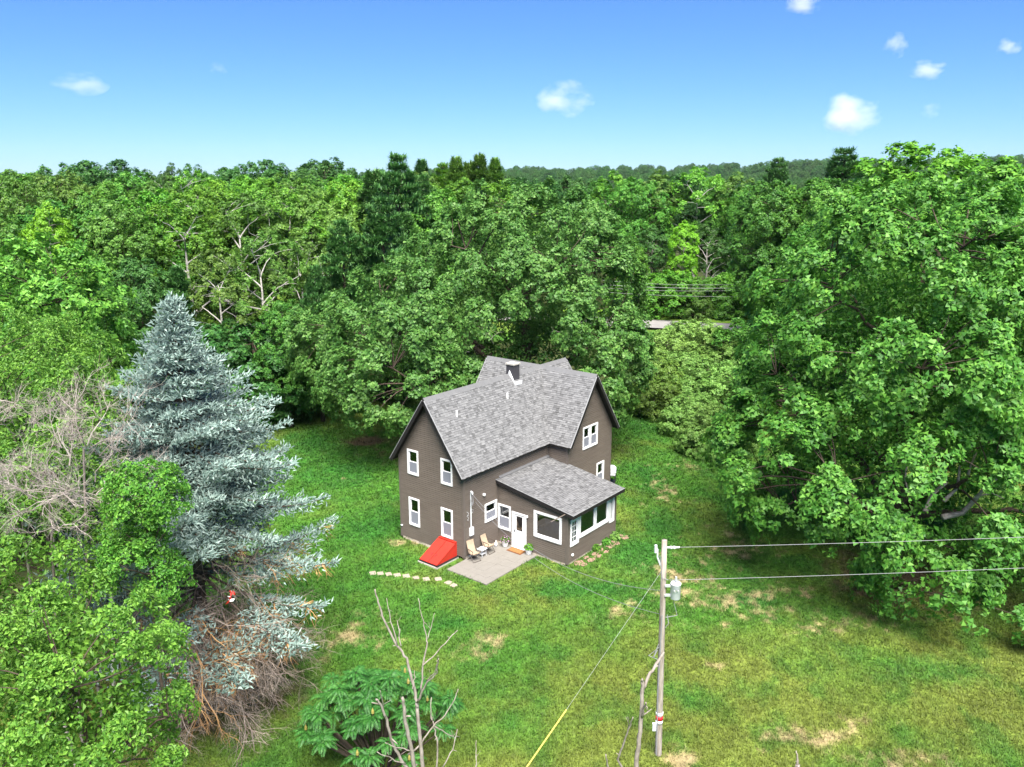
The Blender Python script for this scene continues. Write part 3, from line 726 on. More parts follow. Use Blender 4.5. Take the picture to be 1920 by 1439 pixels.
# red cellar bulkhead
bk = tag(empty('cellar_bulkhead', h2w(0, 1.06, 0), YAW), 'red steel cellar bulkhead with double doors below the gable wall', 'bulkhead')
x0, x1, yl, yr, zt = -1.6, -.03, .6, -.6, .88
MB().box(x0 - .1, x1, yr - .09, yl + .09, -.05, .06).build('kerb', M['concrete'], bk)
MB().box(x0 - .07, x1, yr - .085, yr - .005, .06, .12).box(x0 - .05, x1, yl + .005, yl + .05, .06, .1).box(x0 - .06, x0 - .01, yr - .05, yl + .05, .06, .11).box(x1 - .02, x1, yr - .1, yl + .1, .1, zt + .12).build('base_frame', M['black_trim'], bk)
for yy in (yl - .02, yr):
    MB().prism([(x0, yy, .06), (x1 - .02, yy, .06), (x1 - .02, yy, zt), (x0, yy, .13)], (0, .02, 0)).build('side_panel', M['red'], bk)
MB().box(x0 - .008, x0 + .012, yr, yl, .06, .13).box(x1 - .16, x1 - .022, yr - .004, yl + .004, zt - .01, zt + .03).build('frame', M['red'], bk)
for (ya, yb) in ((yr - .02, (yr + yl) / 2 - .014), ((yr + yl) / 2 + .014, yl + .02)):
    d_ = MB().hexa([(x0 - .02, ya, .135), (x1 - .17, ya, zt - .055), (x1 - .17, yb, zt - .055), (x0 - .02, yb, .135)][::1], [(x0 - .035, ya, .165), (x1 - .18, ya, zt - .02), (x1 - .18, yb, zt - .02), (x0 - .035, yb, .165)]).build('door', M['red'], bk)
    ym = ya + .12 if ya > yr else yb - .12
    MB().tube([(x0 + .38, ym, .35), (x0 + .36, ym, .41), (x0 + .48, ym, .46), (x0 + .5, ym, .41)], .014, 6).build('handle', M['dark_metal'], d_)

# folding patio chairs
def chair(v, u, rz, label):
    c = tag(empty('folding_chair', h2w(v, u, .04), YAW + rz), label, 'chair', 'patio chairs')
    w_ = .24
    for s_ in (-1, 1):
        MB().tube([(s_ * w_, -.28, 0), (s_ * w_, .2, .62)], .013, 6).build('leg', M['chair_metal'], c)
        MB().tube([(s_ * (w_ + .02), .26, 0), (s_ * (w_ + .02), -.2, .42), (s_ * (w_ + .02), -.24, .6)], .013, 6).build('leg', M['chair_metal'], c)
        MB().tube([(s_ * (w_ + .03), -.28, .6), (s_ * (w_ + .04), .0, .64), (s_ * (w_ + .03), .2, .63)], [.018, .02, .018], 6).build('armrest', M['chair_metal'], c)
    MB().tube([(-w_, -.28, .02), (w_, -.28, .02)], .013, 6).tube([(-w_, .26, .02), (w_, .26, .02)], .013, 6).build('foot_bar', M['chair_metal'], c)
    t = np.linspace(0, 1, 7)
    def sheet(p0, p1, sag):
        p0, p1 = np.array(p0), np.array(p1); m2 = MB(); rows = []
        nrm = np.array([0, .0, -1.0]) if abs(p1[2] - p0[2]) < .3 else np.array([0, 1.0, -.2])
        V = []
        for q in t:
            pt = p0 + (p1 - p0) * q + nrm * sag * 4 * q * (1 - q)
            V += [pt + np.array([-w_ + .01, 0, 0]), pt + np.array([w_ - .01, 0, 0])]
        V = np.array(V); i = np.arange(6)[:, None] * 2
        top = V + np.array([0, 0, .012]) - nrm * .004
        Q = np.concatenate([i, i + 1, i + 3, i + 2], 1)
        m2.add(V, Q[:, ::-1]); m2.add(top, Q)
        return m2
    sheet((0, -.26, .43), (0, .2, .38), .03).build('seat', M['sling'], c)
    sheet((0, .2, .4), (0, .42, 1.0), .03).build('backrest', M['sling'], c)
    MB().tube([(-w_, .2, .4), (-w_, .42, 1.0), (w_, .42, 1.0), (w_, .2, .4)], .013, 6).build('back_frame', M['chair_metal'], c)
chair(.25, -.5, -.25, 'beige sling folding chair at the wall corner, nearer the red bulkhead')
chair(1.45, -.45, .0, 'beige sling folding chair standing nearer the white door')
tb = tag(empty('side_table', h2w(.87, -.5, .04), YAW), 'small grey side table between the two beige patio chairs', 'table')
MB().box(-.22, .22, -.2, .2, .4, .43).build('table_top', M['light_grey'], tb)
for sx in (-.17, .17):
    for sy in (-.15, .15): MB().tube([(sx, sy, 0), (sx * .9, sy * .9, .4)], .014, 6).build('leg', M['light_grey'], tb)
MB().box(-.15, .15, -.13, .13, .14, .16).build('shelf', M['light_grey'], tb)
mt = tag(empty('doormat', h2w(2.48, -1.55, .046), YAW), 'brown coir doormat with a dark border before the white door', 'doormat')
MB().box(-.28, .28, -.48, .48, 0, .0045).build('border', M['mat_brown'], mt)
MB().box(-.21, .21, -.41, .41, .0165, .026).build('pile', M['mat_tan'], mt)
def leafs(P, Nn, size, rg_, aspect=.62, fold=.18, tri=False):
    n = len(P); t = rg_.normal(size=(n, 3)); t = norm(t - (t * Nn).sum(-1, keepdims=True) * Nn); b = np.cross(Nn, t)
    s_ = (np.asarray(size) * (.55 + .9 * rg_.random(n)))[:, None]
    if tri:
        V = np.stack([P - t * s_ * .4 - b * s_ * .42, P - t * s_ * .4 + b * s_ * .42, P + t * s_ * .6], 1)
        return V.reshape(-1, 3), None, np.arange(3 * n).reshape(-1, 3)
    V = np.stack([P - t * s_ * .5, P + b * s_ * aspect * .5 + Nn * s_ * fold, P + t * s_ * .5 - Nn * s_ * .1, P - b * s_ * aspect * .5 + Nn * s_ * fold], 1)
    return V.reshape(-1, 3), np.arange(4 * n).reshape(-1, 4)
def pot(v, u, label, col, rad, seed):
    r_ = np.random.default_rng(seed)
    o = tag(empty('flower_pot', h2w(v, u, .045), 0), label, 'flower pot', 'pots beside the door')
    MB().lathe([(0, 0), (.13, 0), (.14, .02), (.19, .27), (.2, .31), (.17, .31), (.16, .25), (0, .25)], 16).build('pot', M['white'], o, True)
    n = 260; d = norm(r_.normal(size=(n, 3))); d[:, 2] = np.abs(d[:, 2]) * .9 + .1
    P = d * (rad * (.5 + .5 * r_.random(n)))[:, None] + np.array([0, 0, .3])
    MB().add(*leafs(P, norm(d + r_.normal(size=(n, 3)) * .5), .09, r_)).build('foliage', LM[col], o)
    n = 45; d = norm(r_.normal(size=(n, 3))); d[:, 2] = np.abs(d[:, 2])
    MB().add(*leafs(d * rad * 1.02 + np.array([0, 0, .32]), d, .06, r_, .9)).build('blossom', M['flower'] if col == 'olive' else LM['yellow'], o)
pot(2.55, -.72, 'white pot of purple-tinged flowers under the window left of the door', 'olive', .28, 31)
pot(2.6, -2.3, 'white pot with a bright green plant right of the white door', 'lime', .27, 32)
wc = tag(empty('watering_can', h2w(2.25, -.3, .045), YAW + .6), 'small white watering can in the corner of the patio', 'watering can')
MB().lathe([(0, 0), (.09, 0), (.08, .2), (0, .2)], 12).build('body', M['white'], wc, True)
MB().tube([(.07, 0, .05), (.17, 0, .18), (.22, 0, .24)], [.018, .014, .022], 6).build('spout', M['white'], wc)
MB().tube([(-.07, 0, .06), (-.15, 0, .15), (-.05, 0, .26), (.05, 0, .22)], .01, 6).build('handle', M['white'], wc)
# small plants along the sunroom front
rq = np.random.default_rng(77)
for i, (v_, col, rad) in enumerate([(5.35, 'mid', .28), (6.3, 'maple', .3), (7.15, 'pale', .36)]):
    o = tag(empty('border_plant', h2w(v_, -4.82, 0), 0), ['low green leafy plant by the red flagstones under the sunroom window', 'bright green plant between the other two along the sunroom front', 'pale-leaved plant at the far corner of the sunroom front'][i], 'plant', 'plants along the sunroom front')
    n = 220; d = norm(rq.normal(size=(n, 3))); d[:, 2] = np.abs(d[:, 2])
    MB().add(*leafs(d * (rad * (.4 + .6 * rq.random(n)))[:, None] + np.array([0, 0, .06]), norm(d + np.array([0, 0, .6])), .15, rq)).build('leaves', LM[col], o)
    MB().tube([(0, 0, -.05), (0, 0, .2)], .02, 5).build('stem', M['bark'], o)
# grill behind the wing
gl = tag(empty('gas_grill', h2w(14.45, -.1, 0), YAW + .5), 'dark gas grill with a pale grey lid behind the house corner', 'grill')
MB().box(-.35, .35, -.28, .28, .62, .85).build('firebox', M['dark_metal'], gl)
MB().prism([(-.36, -.3, .86), (-.36, .3, .86), (-.36, .28, 1.05), (-.36, .1, 1.16), (-.36, -.12, 1.16), (-.36, -.28, 1.02)], (.72, 0, 0)).build('lid', M['light_grey'], gl)
for sx in (-1, 1): MB().box(sx * .36 if sx > 0 else -.75, .75 if sx > 0 else -.36, -.27, .27, .8, .84).build('side_shelf', M['grey_metal'], gl)
for sx in (-.33, .33):
    for sy in (-.24, .24): MB().box(sx - .025, sx + .025, sy - .025, sy + .025, .0, .62).build('leg', M['dark_metal'], gl)
MB().box(-.35, .35, -.26, .26, .14, .17).build('shelf', M['dark_metal'], gl)

# ------------------------------------------------------------------ utility pole, wires
pb = ground(1234, 1418); pt = atD(1246, 1013, pb[1])
pole = tag(empty('utility_pole', (pb[0], pb[1], 0)), 'weathered wooden utility pole with transformer standing on the lawn', 'utility pole')
pd = (pt - pb)
def onpole(z): return pb + pd * (z / pd[2])
P_ = [np.array([0, 0, -.3])] + [pd * k for k in (0, .25, .5, .75, 1)]
MB().tube(P_, [.13, .12, .115, .105, .095, .085], 14).build('shaft', M['wood_pole'], pole, True)
zt = pd[2]
def rel(px, py, D=None): return atD(px, py, D or pb[1]) - pb
tz = rel(1262, 1105)
tr = MB().lathe([(0, -.29), (.145, -.29), (.17, -.26), (.17, .23), (.18, .24), (.18, .27), (.13, .31), (0, .31)], 16, (tz[0] + .06, -.1, tz[2])).build('transformer', M['light_grey'], pole, True)
MB().tube([(tz[0] + .06, -.1, tz[2] + .35), (tz[0] + .06, -.1, tz[2] + .5)], [.05, .035], 8).tube([(tz[0] - .02, -.3, tz[2] + .1), (tz[0] - .02, -.36, tz[2] + .1)], .03, 6).tube([(tz[0] + .1, -.3, tz[2] + .1), (tz[0] + .1, -.36, tz[2] + .1)], .03, 6).build('bushing', M['grey_metal'], tr)
MB().box(tz[0] - .3, tz[0] - .08, -.14, -.04, tz[2] - .2, tz[2] - .14).box(tz[0] - .3, tz[0] - .08, -.14, -.04, tz[2] + .14, tz[2] + .2).build('bracket', M['grey_metal'], tr)
ia = rel(1250, 1027)
MB().tube([ia, ia + np.array([.1, 0, 0]), ia + np.array([.14, 0, 0]), ia + np.array([.2, 0, 0]), ia + np.array([.24, 0, 0]), ia + np.array([.3, 0, 0]), ia + np.array([.42, 0, .01])], [.03, .03, .06, .03, .06, .03, .03], 8).build('insulator', M['light_grey'], pole)
la = rel(1238, 1060); lb = rel(1233, 1030)
MB().tube([la, (la + lb) / 2 + np.array([-.05, 0, 0]), lb], [.03, .025, .025], 6).tube([lb + np.array([-.05, 0, -.12]), lb + np.array([-.06, 0, .14])], [.055, .045], 8).build('fuse_cutout', M['light_grey'], pole)
mb = MB()
for (a, b, c) in [((1236, 1210), (1215, 1225), (1235, 1235)), ((1262, 1125), (1268, 1150), (1247, 1155)), ((1250, 1150), (1252, 1165), (1246, 1175)), ((1236, 1040), (1240, 1080), (1252, 1085)), ((1234, 1205), (1224, 1228), (1232, 1216))]:
    mb.tube([rel(*a) + np.array([0, -.1, 0]), rel(*b) + np.array([0, -.15, 0]), rel(*c) + np.array([0, -.1, 0])], .014, 5)
mb.tube([rel(1240, 1150) + np.array([0, -.14, 0]), rel(1232, 1290) + np.array([-.0, -.17, 0]), rel(1229, 1410) + np.array([0, -.18, 0])], .02, 5)
mb.build('ground_wire', M['cable'], pole)
zz = rel(1235, 1345)
q = onpole(zz[2]) - pb
MB().lathe([(.11, -.22), (.128, -.22), (.128, -.09), (.11, -.09)], 16, (q[0], q[1], zz[2])).lathe([(.11, .08), (.128, .08), (.128, .22), (.11, .22)], 16, (q[0], q[1], zz[2])).build('white_band', M['white'], pole, True)
MB().lathe([(.11, -.088), (.129, -.088), (.129, .078), (.11, .078)], 16, (q[0], q[1], zz[2])).build('red_band', plain('red_band', (.6, .02, .03), .4), pole, True)
q = rel(1226, 1360)
MB().box(q[0] - .06, q[0] + .07, -.12, -.02, q[2] - .15, q[2] + .12).build('junction_box', M['light_grey'], pole)
def wire(name, a, b, sag, rad, mat, label, group=None, n=24, cat='wire', wig=0):
    t = np.linspace(0, 1, n)[:, None]
    P = a + (b - a) * t; P[:, 2] -= (sag * 4 * t * (1 - t))[:, 0]
    o = MB().tube(P - a, rad, 5).build(name, M[mat], None, False, tuple(a))
    return tag(o, label, cat, group)
e1 = atD(1920, 1002, 24.0); s1 = pb + ia + np.array([.42, 0, .01])
wire('power_line', s1, s1 + (e1 - s1) * 1.9, .1, .008, 'cable', 'upper of the two power lines running right from the pole top', 'lines running from the pole')
e2 = atD(1920, 1060, 24.0); s2 = pb + rel(1256, 1088)
wire('power_line', s2, s2 + (e2 - s2) * 1.9, .1, .008, 'cable', 'lower power line running right from above the transformer', 'lines running from the pole')
hp = h2w(.45, -.2, 3.62)
wire('service_cable', pb + rel(1241, 1108), hp, 1.15, .01, 'cable', 'twisted service cable from the transformer to the house mast', 'cables from pole to house')
wire('service_cable', pb + rel(1238, 1152), h2w(.9, -.03, 3.0), 1.0, .009, 'cable', 'thin lower cable sagging from pole to the long wall', 'cables from pole to house')
ga = onpole(7.15); gb = ground(955, 1487)
guy = tag(empty('guy_wire', tuple(gb)), 'guy wire with a yellow guard slanting down from the utility pole', 'guy wire')
MB().tube([ga - gb, (0, 0, 0)], .004, 5).build('strand', M['cable_light'], guy)
q = ga - gb; k_ = 3.3 / np.linalg.norm(q)
MB().tube([(0, 0, .02), q * k_], .024, 8).build('guard', M['yellow'], guy)
for i, (ya, yb, sg) in enumerate([(526, 528, .5), (534, 537, .35), (540, 540, .4), (548, 555, .3)]):
    a = atD(1130, ya, 104); b = atD(1480, yb, 100)
    wire('roadside_wire', a, b, sg, .016 + .008 * (i == 1), 'cable', ['topmost', 'second', 'third', 'lowest'][i] + ' of four roadside wires before the trees beyond the road', 'wires along the road')

# ------------------------------------------------------------------ trees
UP = np.array([0, 0, 1.0])
def rand_dirs(rg_, n): return norm(rg_.normal(size=(n, 3)))
def fib(n):
    i = np.arange(n) + .5; ph = np.arccos(1 - 2 * i / n); th = math.pi * (1 + 5 ** .5) * i
    return np.stack([np.cos(th) * np.sin(ph), np.sin(th) * np.sin(ph), np.cos(ph)], -1)
def frame(a):
    ref = np.where(np.abs(a[..., 2:3]) < .9, np.array([0, 0, 1.0]), np.array([1.0, 0, 0]))
    e1 = norm(np.cross(a, ref)); return e1, np.cross(a, e1)
def boughs(rg_, lobes, nb, low=-.55, holes=(), jit=.16, r0=.86):
    C = []; Dr = []
    area = np.array([np.prod(np.array(r_) ** (2 / 3)) for _, r_ in lobes]); area = area / area.sum()
    for i, (c, r_) in enumerate(lobes):
        c = np.array(c); r_ = np.array(r_)
        d = norm(fib(max(6, int(nb * area[i]))) + rg_.normal(size=(max(6, int(nb * area[i])), 3)) * jit)
        d = d[d[:, 2] > low]
        p = c + d * r_ * (r0 + (1.03 - r0) * rg_.random(len(d)))[:, None]
        nrm = norm(d / r_)
        ok = np.ones(len(p), bool)
        for j, (c2, r2) in enumerate(lobes):
            if j != i: ok &= (((p - np.array(c2)) / np.array(r2)) ** 2).sum(1) > .72
        for (hc, hr) in holes: ok &= (((p - np.array(hc)) / np.array(hr)) ** 2).sum(1) > 1
        C.append(p[ok]); Dr.append(nrm[ok])
    return np.concatenate(C), np.concatenate(Dr)
def foliage(rg_, C, Dr, rb, ns, nl, leaf, flat=.5, droop=.35, rs=.32, up=.75, spread=.34, aspect=.62, zmin=.25, tri=False):
    B = len(C)
    a = norm(Dr * .75 + UP * up + rg_.normal(size=(B, 3)) * .15)
    e1, e2 = frame(a)
    R = rb * (.65 + .7 * rg_.random(B))
    q = np.sqrt(rg_.random((B, ns))); th = rg_.random((B, ns)) * 2 * math.pi
    rad = e1[:, None] * np.cos(th)[..., None] + e2[:, None] * np.sin(th)[..., None]
    hgt_ = flat * (1 - q ** 2) + rg_.normal(0, .06, (B, ns)) - (rg_.random((B, ns)) < .16) * flat * .7
    sp = C[:, None] + (rad * q[..., None] + a[:, None] * hgt_[..., None]) * R[:, None, None]
    sp[..., 2] -= droop * R[:, None] * q ** 2
    sn = norm(a[:, None] + rad * (q * .95)[..., None] + rg_.normal(size=(B, ns, 3)) * .2)
    f1, f2 = frame(sn)
    qq = np.sqrt(rg_.random((B, ns, nl))) * rs; t2 = rg_.random((B, ns, nl)) * 2 * math.pi
    lp = sp[:, :, None] + f1[:, :, None] * (qq * np.cos(t2))[..., None] + f2[:, :, None] * (qq * np.sin(t2))[..., None] + sn[:, :, None] * (rg_.normal(0, rs * .3, (B, ns, nl)) - qq * .3)[..., None]
    ln = norm(sn[:, :, None] + rg_.normal(size=(B, ns, nl, 3)) * spread)
    lp = lp.reshape(-1, 3); ln = ln.reshape(-1, 3)
    k = lp[:, 2] > zmin
    return leafs(lp[k], ln[k], leaf, rg_, aspect, tri=tri)
def fill(rg_, lobes, n, leaf, k0=.3, k1=.75, holes=()):
    Ps = []; vol = np.array([np.prod(r_) for _, r_ in lobes]); vol = vol / vol.sum()
    for (c, r_), w_ in zip(lobes, vol):
        m_ = int(n * w_); d = rand_dirs(rg_, m_); d[:, 2] = np.where(d[:, 2] < -.5, -d[:, 2], d[:, 2])
        Ps.append(np.array(c) + d * np.array(r_) * (k0 + (k1 - k0) * rg_.random(m_))[:, None])
    P = np.concatenate(Ps)
    for (hc, hr) in holes: P = P[(((P - np.array(hc)) / np.array(hr)) ** 2).sum(1) > 1]
    P = P[P[:, 2] > .6]
    return leafs(P, norm(rand_dirs(rg_, len(P)) + UP * .5), leaf, rg_)
def limbs(rg_, C, trunk_h, tr_r, nmain=9, top=None, sides=6, lean=(0, 0), sub=1.0):
    mb = MB(); top = top or C[:, 2].max() * .8
    t = np.linspace(0, 1, 7)
    tp = np.stack([lean[0] * t + rg_.normal(0, .05, 7) * t * top * .15, lean[1] * t + rg_.normal(0, .05, 7) * t * top * .15, t * top], -1); tp[0, 2] = -.3
    rads = tr_r * (1 - .85 * t) ; rads[0] *= 1.35
    mb.tube(tp, rads, 10)
    def on_trunk(z): 
        k = np.clip(z / top, 0, 1) * 6; i = min(int(k), 5); f = k - i; return tp[i] * (1 - f) + tp[i + 1] * f
    idx = [int(rg_.integers(len(C)))]
    dmin = np.linalg.norm(C - C[idx[0]], axis=1)
    while len(idx) < min(nmain, len(C)):
        j = int(dmin.argmax()); idx.append(j); dmin = np.minimum(dmin, np.linalg.norm(C - C[j], axis=1))
    nodes = []; nr = []
    for j in idx:
        e = C[j] * np.array([.86, .86, .93]); hd = math.hypot(e[0], e[1]); z0 = np.clip(e[2] - hd * .75, trunk_h, top * .95)
        s_ = on_trunk(z0); k = np.linspace(0, 1, 8)[:, None]
        mid = (s_ + e) / 2 + np.array([0, 0, hd * .12]) + rg_.normal(0, hd * .06, 3)
        P = (1 - k) ** 2 * s_ + 2 * k * (1 - k) * mid + k ** 2 * e + rg_.normal(0, .02, (8, 3)) * hd * k
        r0 = tr_r * .42 * (1 - .5 * z0 / top); R = r0 * (1 - .85 * k[:, 0]) + .012
        mb.tube(P, R, sides, False); nodes.append(P); nr.append(R)
    if sub > 0:
        NP = np.concatenate(nodes); NR = np.concatenate(nr)
        for j in range(len(C)):
            if j in idx or C[j][2] < 0 or rg_.random() > sub: continue
            e = C[j]; d = np.linalg.norm(NP - e, axis=1) + np.maximum(NP[:, 2] - e[2], 0) * 1.5
            i = int(d.argmin()); s_ = NP[i]; k = np.linspace(0, 1, 5)[:, None]; ln_ = np.linalg.norm(e - s_)
            mid = (s_ + e) / 2 + rg_.normal(0, ln_ * .1, 3) + np.array([0, 0, ln_ * .08])
            P = (1 - k) ** 2 * s_ + 2 * k * (1 - k) * mid + k ** 2 * e
            mb.tube(P, np.minimum(NR[i] * .7, .018 * ln_ + .015) * (1 - .8 * k[:, 0]) + .006, 4, False)
    return mb
def make_tree(name, loc, label, cat, lobes, seed, mat, nb, rb, ns, nl, leaf, trunk_h, tr_r, bark='bark', holes=(), nfill=0, nmain=10, low=-.55, group=None, **kw):
    rg_ = np.random.default_rng(seed)
    o = tag(empty(name, loc), label, cat, group)
    C, Dr = boughs(rg_, lobes, nb, low, holes)
    mb = MB().add(*foliage(rg_, C, Dr, rb, ns, nl, leaf, **kw))
    if nfill: mb.add(*fill(rg_, lobes, nfill, leaf * 1.4, holes=holes))
    mb.build('crown', LM[mat], o)
    limbs(rg_, C, trunk_h, tr_r, nmain).build('trunk', M[bark], o, True)
    return o
def lob(px, py, D, rx, ry, rz, org):
    p = atD(px, py, D); return ((p[0] - org[0], p[1] - org[1], p[2]), (rx, ry, rz))

# the great maple at the right
O = (maple_xy[0], maple_xy[1], 0)
hole = [lob(1860, 975, 33.0, 2.3, 2.6, 1.5, O), lob(1735, 1120, 33, 1.0, 1.6, .7, O)]
big_maple = make_tree('maple_tree', O, 'huge bright green maple filling the right side beyond the wires', 'tree',
    [((0, 0, 11.2), (8.0, 8.0, 8.0)), ((-.3, -.6, 6.0), (9.0, 8.8, 5.4)), ((2.5, -1.5, 12.0), (7.0, 6.5, 5.8)), ((1.5, -5.4, 3.0), (5.8, 3.9, 3.2))], 11, 'maple', 470, 1.02, 28, 25, .175, 2.2, .55, 'bark', hole, 26000, 16, -.7, droop=.55, rs=.3, flat=.8, tri=True)
# visible bare limbs in the opening of the maple
mb = MB()
for pts, r0 in [([(1735, 960), (1750, 925), (1775, 905)], .13), ([(1768, 970), (1805, 962), (1830, 935), (1855, 905), (1880, 890)], .14), ([(1770, 940), (1795, 915), (1800, 875)], .1), ([(1815, 890), (1822, 870), (1830, 850)], .08), ([(1835, 930), (1860, 925), (1882, 935)], .04), ([(1700, 870), (1697, 900), (1705, 930)], .05)]:
    k = len(pts)
    mb.tube([atD(x_, y_, 35.0 + .5 * math.sin(i * 1.7)) - np.array(O) for i, (x_, y_) in enumerate(pts)], np.linspace(r0, r0 * .5, k), 7)
mb.build('limb', M['bark_pale'], big_maple, True)

# the old shade tree behind the house
O = (oak_xy[0], oak_xy[1], 0)
holes = [lob(985, 655, 53, 3.2, 5, 2.1, O), lob(1090, 520, 52.5, 1.6, 2.5, 1.1, O), lob(940, 520, 52.5, 1.3, 2, .8, O)]
shade = make_tree('shade_tree', O, 'massive spreading shade tree directly behind the farmhouse roof', 'tree',
    [((-.4, 0, 11.0), (8.4, 7.6, 8.0)), ((1.8, -.5, 7.0), (7.4, 7.5, 5.2)), lob(745, 700, 56, 5.2, 5.0, 3.7, O), lob(770, 590, 58, 5.6, 5.5, 3.6, O), lob(640, 640, 60, 3.2, 4, 3.0, O)], 12, 'oak', 450, 1.08, 27, 25, .185, 2.5, .7, 'bark', holes, 24000, 16, -.65, droop=.6, rs=.32, flat=.8, tri=True)
rg_ = np.random.default_rng(8); mb = MB()
def twig(mb, rg_, p, d, ln, r, depth, nch=3, grav=0.0, wig=.25, spread=.7, k=3, seg=4):
    P = [p]; dd = d
    for i in range(seg):
        dd = norm(dd + rg_.normal(0, wig, 3) * .6 + np.array([0, 0, grav])); P.append(P[-1] + dd * ln / seg)
    P = np.array(P); mb.tube(P, np.linspace(r, r * .45, seg + 1), k if depth < 2 else 4, False)
    if depth > 0:
        for c in range(nch):
            f = .3 + .7 * (c + rg_.random()) / nch; i = min(int(f * seg), seg - 1)
            q = P[i] + (P[i + 1] - P[i]) * (f * seg - i) if i < seg else P[-1]
            nd = norm(norm(P[i + 1] - P[i]) + rg_.normal(0, spread, 3))
            twig(mb, rg_, q, nd, ln * rg_.uniform(.4, .68), r * .5, depth - 1, nch, grav, wig, spread, k, max(2, seg - 1))
for pxy in [(880, 660), (925, 645), (1090, 615)]:
    twig(mb, rg_, atD(*pxy, 54.5) - np.array(O), norm(np.array([rg_.normal(), -.5, .2])), 1.8, .05, 2, 3, 0, .3, .6)
mb.build('dead_branch', M['bark_pale'], shade, True)

# blue spruce
O = np.array([spruce_top[0], spruce_top[1], 0]); HS = spruce_top[2]
sp = tag(empty('blue_spruce', tuple(O)), 'tall blue spruce with silvery needles standing in front of the woods', 'tree')
rg_ = np.random.default_rng(21)
shp = []; shd = []; shr = []; wood = MB(); rust = MB(); dead = MB()
wood.tube([(0, 0, -.3), (0, 0, HS * .4), (.05, 0, HS * .75), (0, 0, HS - .2)], [.26, .18, .08, .015], 8)
z = 4.3; ang = 0
prof = lambda z: np.interp(HS - z, [0, 1.2, 3.0, 5.5, 8.5, 11, 14], [.06, .6, 1.95, 3.5, 4.8, 5.5, 5.4])
while z < HS - .15:
    nbr = 10 if z < HS - 2 else 6
    for b in range(nbr):
        ang += 2 * math.pi / nbr + rg_.normal(0, .18); R = prof(z) * (rg_.uniform(.55, 1.15) if rg_.random() < .8 else rg_.uniform(1.1, 1.25))
        low_ = z < HS * .47
        hd = np.array([math.cos(ang), math.sin(ang), 0])
        # thin, half-dead lower boughs, more so toward the lawn side
        if low_ and rg_.random() < .38: 
            twig(dead, rg_, np.array([0, 0, z]), norm(hd + np.array([0, 0, -.25])), R * .62, .026, 2, 7, -.05, .3, .6); continue
        k = np.linspace(0, 1, 9); dp = -.10 - .16 * (1 - z / HS)
        P = np.stack([hd[0] * R * k, hd[1] * R * k, z + R * (dp * k * 1.6 + .22 * k ** 3)], -1)
        wood.tube(P, .045 * (R / 4) * (1 - .85 * k) + .006, 4, False)
        side = np.array([-hd[1], hd[0], 0]); s_ = .22 * R if not low_ else .42 * R
        while s_ < R:
            i = s_ / R * 8; i0 = min(int(i), 7); base = P[i0] + (P[i0 + 1] - P[i0]) * (i - i0); td = norm(P[i0 + 1] - P[i0])
            for sg in (-1, 1):
                ln_ = (.28 * (R - s_) + .32) * rg_.uniform(.7, 1.2)
                bd = norm(td * .8 + side * sg * .9 + np.array([0, 0, rg_.normal(-.05, .12)]))
                m_ = max(2, int(ln_ / .075)); q = (np.arange(m_) + rg_.random(m_) * .5) / m_
                pp = base + bd * (q * ln_)[:, None]; pp[:, 2] -= .12 * ln_ * q ** 2
                if low_ and rg_.random() < .12:
                    for r_ in range(3): twig(rust, rg_, base, norm(bd + rg_.normal(0, .3, 3) + np.array([0, 0, -.3])), ln_, .014, 1, 4, -.1, .2, .5)
                    continue
                shp.append(pp); dd = norm(bd * .7 + rg_.normal(size=(m_, 3)) * .6 + np.array([0, 0, .35])); pp += rg_.normal(0, .06, (m_, 3))
                shd.append(dd)
            shp.append(base[None]); shd.append(norm(td + rg_.normal(0, .3, 3) + np.array([0, 0, .35]))[None])
            s_ += .13
        shp.append(P[-1:]); shd.append(norm(P[-1:] - P[-2:-1] + np.array([0, 0, .1])))
    z += min(.5 if z > HS * .5 else .62, .12 + .11 * (HS - z)) * rg_.uniform(.8, 1.2)
shp.append(np.array([[0, 0, HS - .6 + .05 * q] for q in range(13)])); shd.append(norm(np.array([[math.cos(q * 2.4) * .5, math.sin(q * 2.4) * .5, 1.0] for q in range(13)])))
P = np.concatenate(shp); dv = np.concatenate(shd); n = len(P)
ln_ = (.15 + .12 * rg_.random(n))[:, None]; rd_ = (.026 + .012 * rg_.random(n))[:, None]
e1, e2 = frame(dv)
rg3 = [(math.cos(a) * e1 + math.sin(a) * e2) * rd_ for a in (0, 2.094, 4.189)]
V = np.stack([P] + [P + dv * ln_ * .35 + q for q in rg3] + [P + dv * ln_], 1)
i = np.arange(n)[:, None] * 5
T = np.concatenate([i + np.array([[0, b, a]]) for a, b in ((1, 2), (2, 3), (3, 1))] + [i + np.array([[4, a, b]]) for a, b in ((1, 2), (2, 3), (3, 1))])
MB().add(V.reshape(-1, 3), None, T).build('crown', LM['spruce'], sp)
wood.build('trunk', M['bark'], sp, True)
dead.build('dead_branch', M['dead_twig'], sp); rust.build('rusty_needles', M['rust_needle'], sp)

# brown tangle of dead branches under the spruce
O = ground(440, 1330) * np.array([1, 1, 0])
db = tag(empty('dead_brush', tuple(O)), 'brown tangle of dead drooping branches at the foot of the blue spruce', 'brush pile')
rg_ = np.random.default_rng(5); mb = MB(); m3 = MB()
for i in range(58):
    a = rg_.uniform(-2.6, .7); hd = np.array([math.cos(a), math.sin(a), 0])
    st = np.array([-.9, 1.2 - 1.4 * (i % 3 == 0), 0]) + np.array([rg_.normal(0, .5), rg_.normal(0, .5), rg_.uniform(.8, 4.6)])
    twig(mb if i % 15 else m3, rg_, st, norm(hd + np.array([0, 0, rg_.uniform(-.1, .35)])), rg_.uniform(1.7, 3.1), .03, 3, 6, -.13, .4, .6)
mb.build('twigs', M['dead_twig'], db); m3.build('rusty_needles', M['rust_needle'], db)

